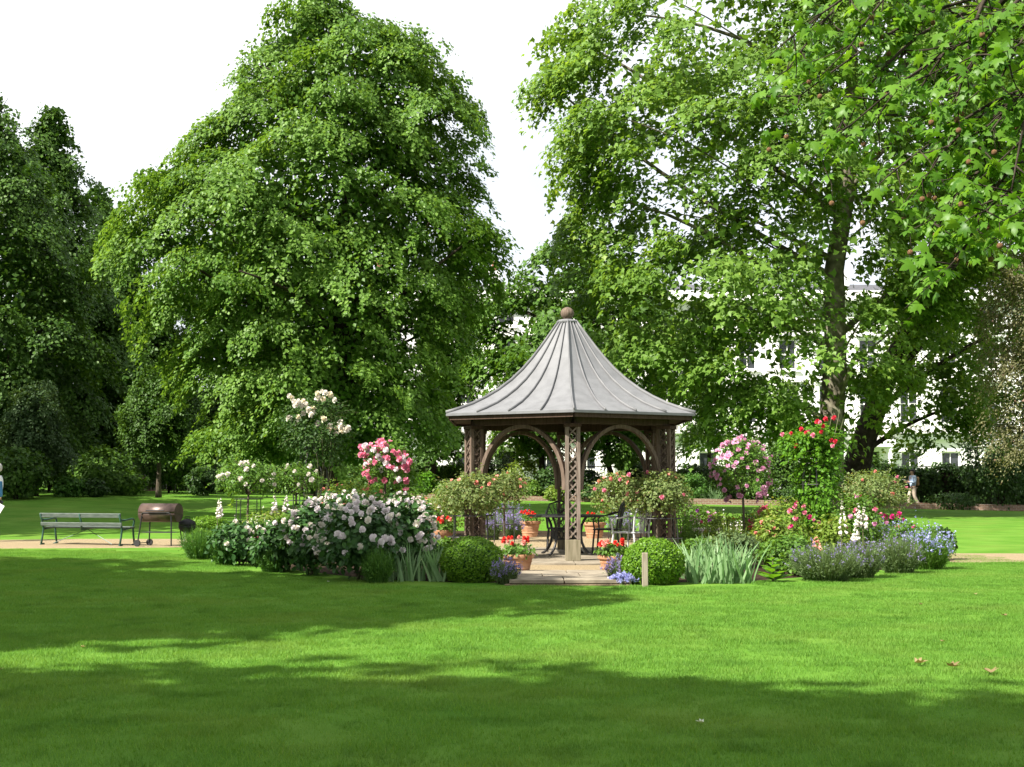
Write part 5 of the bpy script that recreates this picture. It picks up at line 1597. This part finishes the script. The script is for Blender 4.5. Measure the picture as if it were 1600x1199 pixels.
# ================================================================== BENCH, BARBECUES, PEOPLE
a_, b_ = G(64, 852), G(187, 854.5)
bd = (b_ - a_); BL_ = bd.length
bn = empty('park_bench', (a_ + b_) / 2 + Vector((0, 0, .012)), 'green iron park bench with grey slats seen from behind, on the gravel path', 'bench', None, math.atan2(bd.y, bd.x))
hb = P(64, 803, a_.y).z - .012
L2 = BL_ / 2
for u in (-L2, 0, L2):
    fr = MB()
    fr.tube([(u, .0, 0), (u, .04, .17), (u, .07, .33), (u, .02, .50), (u, -.05, hb)], [.022, .02, .022, .02, .02], 6)
    if u:
        fr.tube([(u, .07, .33), (u, .30, .35), (u, .46, .36)], .02, 6)
        fr.tube([(u, .53, .0), (u, .49, .16), (u, .46, .36), (u, .50, .50), (u, .47, .55), (u, .40, .555), (u, .20, .53), (u, .03, .53)], .021, 6)
        fr.tube([(u, -.02, .01), (u, .1, .02)], .02, 5)
        fr.tube([(u, .45, .01), (u, .57, .01)], .02, 5)
    else:
        fr.v = []; fr.f = []
        fr.tube([(u, .05, .31), (u, .02, .50), (u, -.05, hb)], .02, 6)
        fr.tube([(u, .05, .33), (u, .46, .355)], .02, 6)
    fr.build('side_frame' if u else 'centre_frame', M['paint_green'], bn, smooth=True)
for (y, z, hgt, th) in ((-.045, hb - .035, .095, .022), (-.005, hb - .22, .075, .022)):
    MB().box((0, y + .02, z), (BL_ + .06, th, hgt), M=Matrix.Rotation(.16, 4, 'X'), bev=.006).build('back_slat', M['bench_wood'], bn)
for y in (.12, .235, .35, .45):
    MB().box((0, y, .365 + y * .03), (BL_ + .06, .10, .025), bev=.006).build('seat_slat', M['bench_wood'], bn)
MB().tube([(-L2 * .75, .08, .03), (0, .25, .33), (L2 * .75, .08, .03)], .008, 5).build('brace', M['paint_green'], bn)

c_ = G(248, 855)
c_ = Vector((c_.x, c_.y + .1, .014))
bq = empty('drum_barbecue', c_, 'rusty brown drum barbecue on thin legs beside the bench', 'barbecue', None, -.24)
s_ = SC(c_.y)
zb = P(248, 801.5, c_.y).z - c_.z
LD = 62 / s_
R_ = 14.6 / s_
def drum(a0, a1, m, name, rr):
    vs, fs = [], []
    n = 14
    for i in range(n + 1):
        t = a0 + (a1 - a0) * i / n
        for x in (-LD / 2, LD / 2):
            vs.append((x, rr * math.cos(t), zb + rr * math.sin(t)))
    for i in range(n):
        fs.append((2 * i, 2 * i + 1, 2 * i + 3, 2 * i + 2))
    fs.append(tuple(2 * i for i in range(n + 1))); fs.append(tuple(2 * i + 1 for i in range(n + 1))[::-1])
    fs.append((0, 2 * n, 2 * n + 1, 1))
    o = MB().add(vs, fs).build(name, m, bq)
    for p in o.data.polygons:
        p.use_smooth = len(p.vertices) == 4
    return o
lid = drum(-.05, PI + .02, M['rust'], 'lid', R_)
drum(PI + .04, 2 * PI - .07, M['rust'], 'drum_body', R_ * .985)
MB().tube([(-LD * .25, -R_ - .05, zb + .05), (LD * .25, -R_ - .05, zb + .05)], .012, 6).build('handle', M['black'], lid)
for sx in (-1, 1):
    for sy in (-1, 1):
        MB().tube([(sx * LD * .40, sy * .17, zb - .02 if sy < 0 else zb - .12), (sx * LD * .46, sy * .24, 0.02 if sx > 0 else .07)], .014, 6).build('leg', M['black'], bq)
MB().tube([(-LD * .40, -.17 - .02, zb - .03), (-LD * .36, -.19, zb + .0), (LD * .36, -.19, zb + .0), (LD * .40, -.19, zb - .03)], .014, 6).build('front_bar', M['black'], bq)
sr_ = MB()
for y in np.linspace(-.18, .18, 6):
    sr_.tube([(-LD * .44, y, zb * .42), (LD * .44, y, zb * .42)], .008, 4)
sr_.build('wire_shelf', M['black'], bq)
for sy in (-1, 1):
    x = -LD * .46
    MB().tube([(x, sy * .26 - .02, .07), (x, sy * .26 + .02, .07)], .07, 16).build('wheel', M['rubber'], bq)
MB().tube([(x, -.26, .07), (x, .26, .07)], .009, 6).build('axle', M['black'], bq)

k_ = G(292, 854); kz = P(292, 821, k_.y).z
kt = empty('kettle_barbecue', k_, 'small black kettle barbecue between the drum barbecue and the bed', 'barbecue')
kr = 13.5 / SC(k_.y)
MB().lathe([(.02, kz + .0 + kr * .78)] + [(kr * math.sin(t), kz + kr * .72 * math.cos(t)) for t in np.linspace(.15, PI / 2, 9)], 24).build('lid', M['black'], kt, smooth=True)
MB().lathe([(kr * 1.0 * math.sin(t), kz - .01 - kr * .85 * math.cos(t)) for t in np.linspace(.1, PI / 2, 8)], 24).build('bowl', M['black'], kt, smooth=True)
MB().tube([(-.05, 0, kz + kr * .70), (-.05, 0, kz + kr * .95), (.05, 0, kz + kr * .95), (.05, 0, kz + kr * .70)], .008, 5).build('handle', M['black'], kt)
for k in range(3):
    a = k * 2 * PI / 3 + .4
    MB().tube([(kr * .5 * math.cos(a), kr * .5 * math.sin(a), kz - kr * .6), (kr * 1.1 * math.cos(a), kr * 1.1 * math.sin(a), 0)], .010, 5).build('leg', M['castgrey'], kt)

def skin(name, joints, edges, m, parent, root, sub=2):
    me = bpy.data.meshes.new(name)
    keys = list(joints)
    me.from_pydata([joints[k][0] for k in keys], [(keys.index(a), keys.index(b)) for a, b in edges], [])
    o = bpy.data.objects.new(name, me)
    link(o, parent)
    sk = o.modifiers.new('Skin', 'SKIN')
    sk.use_smooth_shade = True
    lay = me.skin_vertices[0].data
    for i, k in enumerate(keys):
        r = joints[k][1]
        lay[i].radius = (r, r) if not hasattr(r, '__len__') else r
        lay[i].use_root = (k == root)
    ss = o.modifiers.new('Sub', 'SUBSURF')
    ss.levels = sub; ss.render_levels = sub
    me.materials.append(m)
    return o

def person(label, loc, rz, arm_r, arm_l, legs, mats, hair, hand_open=True, H=1.72):
    k = H / 1.72
    root = empty('person', loc, label, 'person', None, rz)
    # local frame: facing +y
    (kneeR, ankR), (kneeL, ankL) = legs
    (elR, wrR), (elL, wrL) = arm_r, arm_l
    J = {'pelvis': ((0, 0, .95), (.14, .10)), 'waist': ((0, .0, 1.10), (.13, .095)), 'chest': ((0, .01, 1.30), (.16, .105)), 'neck': ((0, .0, 1.46), .055), 'skull0': ((0, .02, 1.53), .06), 'skull': ((0, .035, 1.60), (.078, .095)), 'top': ((0, .02, 1.675), .06),
         'shR': ((.17, 0, 1.40), .06), 'elR': (elR, .042), 'wrR': (wrR, .027), 'shL': ((-.17, 0, 1.40), .06), 'elL': (elL, .042), 'wrL': (wrL, .027),
         'hipR': ((.09, 0, .90), .088), 'knR': (kneeR, .06), 'anR': (ankR, .04), 'hipL': ((-.09, 0, .90), .088), 'knL': (kneeL, .06), 'anL': (ankL, .04)}
    E = [('pelvis', 'waist'), ('waist', 'chest'), ('chest', 'neck'), ('neck', 'skull0'), ('skull0', 'skull'), ('skull', 'top'), ('chest', 'shR'), ('shR', 'elR'), ('elR', 'wrR'), ('chest', 'shL'), ('shL', 'elL'), ('elL', 'wrL'),
         ('pelvis', 'hipR'), ('hipR', 'knR'), ('knR', 'anR'), ('pelvis', 'hipL'), ('hipL', 'knL'), ('knL', 'anL')]
    for sd_, wr, el in (('R', wrR, elR), ('L', wrL, elL)):
        d = (Vector(wr) - Vector(el)).normalized()
        sx = Vector((1, 0, 0)); n2 = d.cross(sx).normalized(); sx = n2.cross(d).normalized()
        pm = Vector(wr) + d * .075
        J['pm' + sd_] = (tuple(pm), (.034, .018)); E.append(('wr' + sd_, 'pm' + sd_))
        for f, (u, ln) in enumerate(((-.028, .070), (-.009, .080), (.010, .076), (.028, .060))):
            a = pm + n2 * u + d * .03; bb = a + d * ln * .55 + sx * -.012; cc = bb + d * ln * .35 - sx * .025
            J['f%d%s' % (f, sd_)] = (tuple(a), .0095); J['g%d%s' % (f, sd_)] = (tuple(bb), .0085); J['h%d%s' % (f, sd_)] = (tuple(cc), .0075)
            E += [('pm' + sd_, 'f%d%s' % (f, sd_)), ('f%d%s' % (f, sd_), 'g%d%s' % (f, sd_)), ('g%d%s' % (f, sd_), 'h%d%s' % (f, sd_))]
        a = Vector(wr) + d * .04 - n2 * .038; bb = a + d * .035 - n2 * .014 - sx * .01
        J['t0' + sd_] = (tuple(a), .011); J['t1' + sd_] = (tuple(bb), .009)
        E += [('wr' + sd_, 't0' + sd_), ('t0' + sd_, 't1' + sd_)]
    body = skin('body', J, E, M['skin'], root, 'pelvis')
    fc = MB()
    fc.lathe([(.002, 1.595), (.016, 1.56), (.012, 1.55), (.002, 1.548)], 8, (0, .128, 0))
    fc.build('nose', M['skin'], root, smooth=True)
    for s in (-1, 1):
        MB().lathe([(.001, 0), (.009, .006), (.009, .012), (.001, .018)], 8, (s * .032, .122, 1.59)).build('eye', M['hair_dark'], root, smooth=True)
        MB().lathe([(.004, 0), (.012, .02), (.016, .04), (.006, .06)], 8, (s * .084, .02, 1.565)).build('ear', M['skin'], root, smooth=True)
    MB().box((0, .123, 1.522), (.045, .012, .010), bev=.003).build('mouth', M['clay'], root)
    SJ = {'a': ((0, 0, .90), (.17, .125)), 'b': ((0, .0, 1.10), (.165, .12)), 'c': ((0, .01, 1.32), (.178, .122)), 'd': ((0, .0, 1.435), .085), 'sR': ((.175, 0, 1.40), .075), 'eR': (elR, .058), 'sL': ((-.175, 0, 1.40), .075), 'eL': (elL, .058)}
    SE = [('a', 'b'), ('b', 'c'), ('c', 'd'), ('c', 'sR'), ('sR', 'eR'), ('c', 'sL'), ('sL', 'eL')]
    for sd_, wr, el in (('R', wrR, elR), ('L', wrL, elL)):
        SJ['w' + sd_] = (tuple(Vector(wr).lerp(Vector(el), .12)), .042); SE.append(('e' + sd_, 'w' + sd_))
    skin('shirt', SJ, SE, mats[0], root, 'a')
    TJ = {'p': ((0, 0, .97), (.158, .118)), 'hR': ((.095, 0, .86), .108), 'kR': (kneeR, .082), 'aR': (tuple(Vector(ankR) + Vector((0, 0, -.02))), .066), 'hL': ((-.095, 0, .86), .108), 'kL': (kneeL, .082), 'aL': (tuple(Vector(ankL) + Vector((0, 0, -.02))), .066)}
    skin('trousers', TJ, [('p', 'hR'), ('hR', 'kR'), ('kR', 'aR'), ('p', 'hL'), ('hL', 'kL'), ('kL', 'aL')], mats[1], root, 'p')
    for an in (ankR, ankL):
        a = Vector(an)
        skin('shoe', {'h': ((a.x, a.y - .04, a.z - .045), (.045, .04)), 'm': ((a.x, a.y + .06, a.z - .055), (.045, .032)), 't': ((a.x, a.y + .16, a.z - .06), (.038, .025))}, [('h', 'm'), ('m', 't')], M['black'], root, 'h')
    hp = [(.050, 1.535), (.074, 1.56), (.082, 1.60), (.084, 1.64), (.076, 1.68), (.055, 1.712), (.025, 1.728), (.004, 1.732)]
    hm = MB()
    hm.lathe(hp, 16, (0, 0, 0))
    hm.v = [(x * 1.12, y * 1.25 - .012 - (.035 if z < 1.63 and y > 0 else 0) * min(1, y / .05) * 1.6 if y > 0 else y * 1.25 - .012, z + .012) for x, y, z in hm.v]
    hm.build('hair', hair, root, smooth=True)
    root.scale = (k, k, k)
    return root

# man cut by the left picture edge, walking away to the left, paper in his hand
pl = P(-8, 846, 30.0)
man = person('person in white shirt and blue vest cut by the left edge, paper in hand', (pl.x, 30.0, gz(pl.x, 30) + .01), PI / 2, (((.25, .04, 1.13)), ((.24, .16, .90))), (((-.24, -.07, 1.13)), ((-.24, -.09, .88))),
             (((.09, .16, .52), (.10, .14, .10)), ((-.09, -.0, .52), (-.10, -.10, .10))), (M['shirt_white'], M['trousers']), M['hair_white'])
vj = {'a': ((0, 0, .98), (.185, .140)), 'b': ((0, 0, 1.15), (.182, .138)), 'c': ((0, .01, 1.34), (.18, .136))}
skin('vest', vj, [('a', 'b'), ('b', 'c')], M['vest'], man, 'b')
q = man.matrix_basis @ Vector((.31, .13, .76))
ph = MB().box((0, 0, 0), (.21, .004, .29)).build('paper_sheet', M['paper'], None)
ph.location = (man.location.x + .13, man.location.y - .27, man.location.z + .72)
ph.rotation_euler = (.15, .55, .1)
tag(ph, 'white sheet of paper held at the left picture edge', 'paper')

pr = G(1427, 794.5)
wk = person('person in light blue shirt and beige trousers walking by the hedge, reading', (pr.x, pr.y, pr.z), PI / 2 + .25, (((.24, .02, 1.14)), ((.14, .26, 1.16))), (((-.24, .02, 1.14)), ((-.12, .26, 1.16))),
            (((.09, .16, .52), (.10, .14, .10)), ((-.09, -.02, .52), (-.10, -.26, .14))), (M['shirt_blue'], M['beige']), M['hair_dark'], H=1.70)
pp_ = MB().box((0, 0, 0), (.30, .004, .22)).build('paper_sheet', M['paper'], None)
mw = Matrix.Translation(wk.location) @ Matrix.Rotation(wk.rotation_euler.z, 4, 'Z') @ Matrix.Translation((0, .36, 1.20)) @ Matrix.Rotation(-.9, 4, 'X')
pp_.matrix_world = mw
tag(pp_, 'open white paper held by the person walking by the hedge', 'paper')
bgx = empty('shoulder_bag', wk.location, 'tan bag on the back of the walking person', 'bag', None, wk.rotation_euler.z)
MB().box((.02, -.20, 1.18), (.30, .14, .40), bev=.045).build('bag_body', M['tan'], bgx)
MB().tube([(.12, -.14, 1.36), (.12, -.02, 1.475), (.12, .12, 1.38), (.11, .135, 1.2), (.14, -.1, 1.05)], .014, 5).build('strap', M['tan'], bgx)

# ================================================================== SMALL THINGS ON THE LAWN, GRASS
DL = 'fallen leaves on the lawn'
fall = [(1430, 1041, .15, 'curled dry leaf on the right lawn, left of three', 'dead'), (1482, 1046, .15, 'curled dry leaf on the right lawn, middle of three', 'dead'), (1549, 1057, .16, 'dry leaf on the right lawn, right of three', 'dead'),
        (1099, 1136, .07, 'small pale leaf lying in the shaded front lawn', 'paleleaf'), (1572, 966, .09, 'small dry leaf near the right edge of the sunlit lawn', 'dead'), (1475, 1007, .06, 'tiny orange-brown leaf above the three curled leaves', 'dead'),
        (1437, 948, .06, 'tiny dry leaf on the sunlit lawn below the bed tip', 'dead'), (126, 1016, .06, 'small dry leaf in the sunlit strip at the left', 'dead'), (1525, 932, .07, 'brown leaf on the lawn below the right path', 'dead'),
        (512, 912, .06, 'white petal on the lawn below the peonies', 'paleleaf'), (1, 1051, .07, 'dry leaf at the left picture edge', 'dead')]
for (px, py, sz, lb, m_) in fall:
    b = G(px, py)
    LVv, LTt = SHAPES['big']
    v = LVv.copy() * sz * .62
    v[:, 2] = .012 + np.abs(v[:, 0]) * .55 + np.maximum(v[:, 1] - sz * .4, 0) * .5
    th = RND.uniform(0, 6.28)
    v2 = np.stack([v[:, 0] * math.cos(th) - v[:, 1] * math.sin(th), v[:, 0] * math.sin(th) + v[:, 1] * math.cos(th), v[:, 2] + .012], 1)
    o = link(bpy.data.objects.new('fallen_leaf', arrmesh('fallen_leaf', v2, LTt, M[m_], np.full(len(v2), RND.random()))))
    o.location = b
    tag(o, lb, 'leaf', DL)

# grass: a round sod of blades repeated over the near lawn
rng = np.random.default_rng(99)
nb = 1700
q = np.sqrt(rng.random(nb)) * .36; a = rng.uniform(0, 2 * PI, nb)
base = np.stack([q * np.cos(a), q * np.sin(a), np.full(nb, -.004)], 1)
hgt = rng.uniform(.014, .034, nb)
ld = rng.uniform(0, 2 * PI, nb); ln = hgt * rng.uniform(.2, 1.1, nb)
tipp = base + np.stack([np.cos(ld) * ln, np.sin(ld) * ln, hgt], 1)
sd2 = np.stack([-np.sin(ld + rng.normal(size=nb) * .6), np.cos(ld), np.zeros(nb)], 1) * rng.uniform(.0016, .0028, nb)[:, None]
Vb = np.stack([base - sd2, base + sd2, tipp], 1).reshape(-1, 3)
Tb = np.arange(nb * 3).reshape(-1, 3)
rb = np.repeat(rng.beta(2, 2.2, nb), 3)
# scatter points over the lawn in front of the bed
pts = []
bf = sorted(BEDFRONT)
bfx = np.array([p[0] for p in bf]); bfy = np.array([p[1] for p in bf])
y = 5.2
while y < 31:
    st_ = .44 if y < 14 else .52
    half = y * .40 + .8
    x = -half
    while x < half:
        xx = x + rng.uniform(-.12, .12); yy = y + rng.uniform(-.12, .12)
        lim = np.interp(xx, bfx, bfy) - .26
        if xx < bfx[0]: lim = G(135, 858).y + (xx + 9.4) * -.3 - .45
        if xx > bfx[-1]: lim = G(1560, 881).y - .35
        if yy < lim:
            pts.append((xx, yy, gz(xx, yy)))
        x += st_
    y += st_
pts = np.array(pts)
nP = len(pts)
me = arrmesh('grass', np.concatenate([Vb, pts]), Tb, M['blade'], np.concatenate([rb, np.zeros(nP)]))
ip = me.attributes.new('ispt', 'BOOLEAN', 'POINT')
ip.data.foreach_set('value', np.concatenate([np.zeros(len(Vb), bool), np.ones(nP, bool)]))
gr = link(bpy.data.objects.new('grass', me))
tag(gr, 'short mown grass blades over the near lawn', 'grass', kind='stuff')
ng = bpy.data.node_groups.new('scatter_sods', 'GeometryNodeTree')
ng.interface.new_socket('Geometry', in_out='INPUT', socket_type='NodeSocketGeometry')
ng.interface.new_socket('Geometry', in_out='OUTPUT', socket_type='NodeSocketGeometry')
gi = ng.nodes.new('NodeGroupInput'); go = ng.nodes.new('NodeGroupOutput')
na = ng.nodes.new('GeometryNodeInputNamedAttribute'); na.data_type = 'BOOLEAN'; na.inputs['Name'].default_value = 'ispt'
sp = ng.nodes.new('GeometryNodeSeparateGeometry'); sp.domain = 'POINT'
ip_ = ng.nodes.new('GeometryNodeInstanceOnPoints')
rr_ = ng.nodes.new('FunctionNodeRandomValue'); rr_.data_type = 'FLOAT_VECTOR'
rr_.inputs[0].default_value = (-.03, -.03, 0); rr_.inputs[1].default_value = (.03, .03, 6.283)
rs_ = ng.nodes.new('FunctionNodeRandomValue'); rs_.data_type = 'FLOAT'
rs_.inputs[2].default_value = .85; rs_.inputs[3].default_value = 1.2
L_ = ng.links.new
L_(gi.outputs[0], sp.inputs['Geometry']); L_(na.outputs['Attribute'], sp.inputs['Selection'])
L_(sp.outputs['Selection'], ip_.inputs['Points']); L_(sp.outputs['Inverted'], ip_.inputs['Instance'])
L_(rr_.outputs[0], ip_.inputs['Rotation']); L_(rs_.outputs[1], ip_.inputs['Scale'])
L_(ip_.outputs[0], go.inputs[0])
gm = gr.modifiers.new('scatter', 'NODES'); gm.node_group = ng
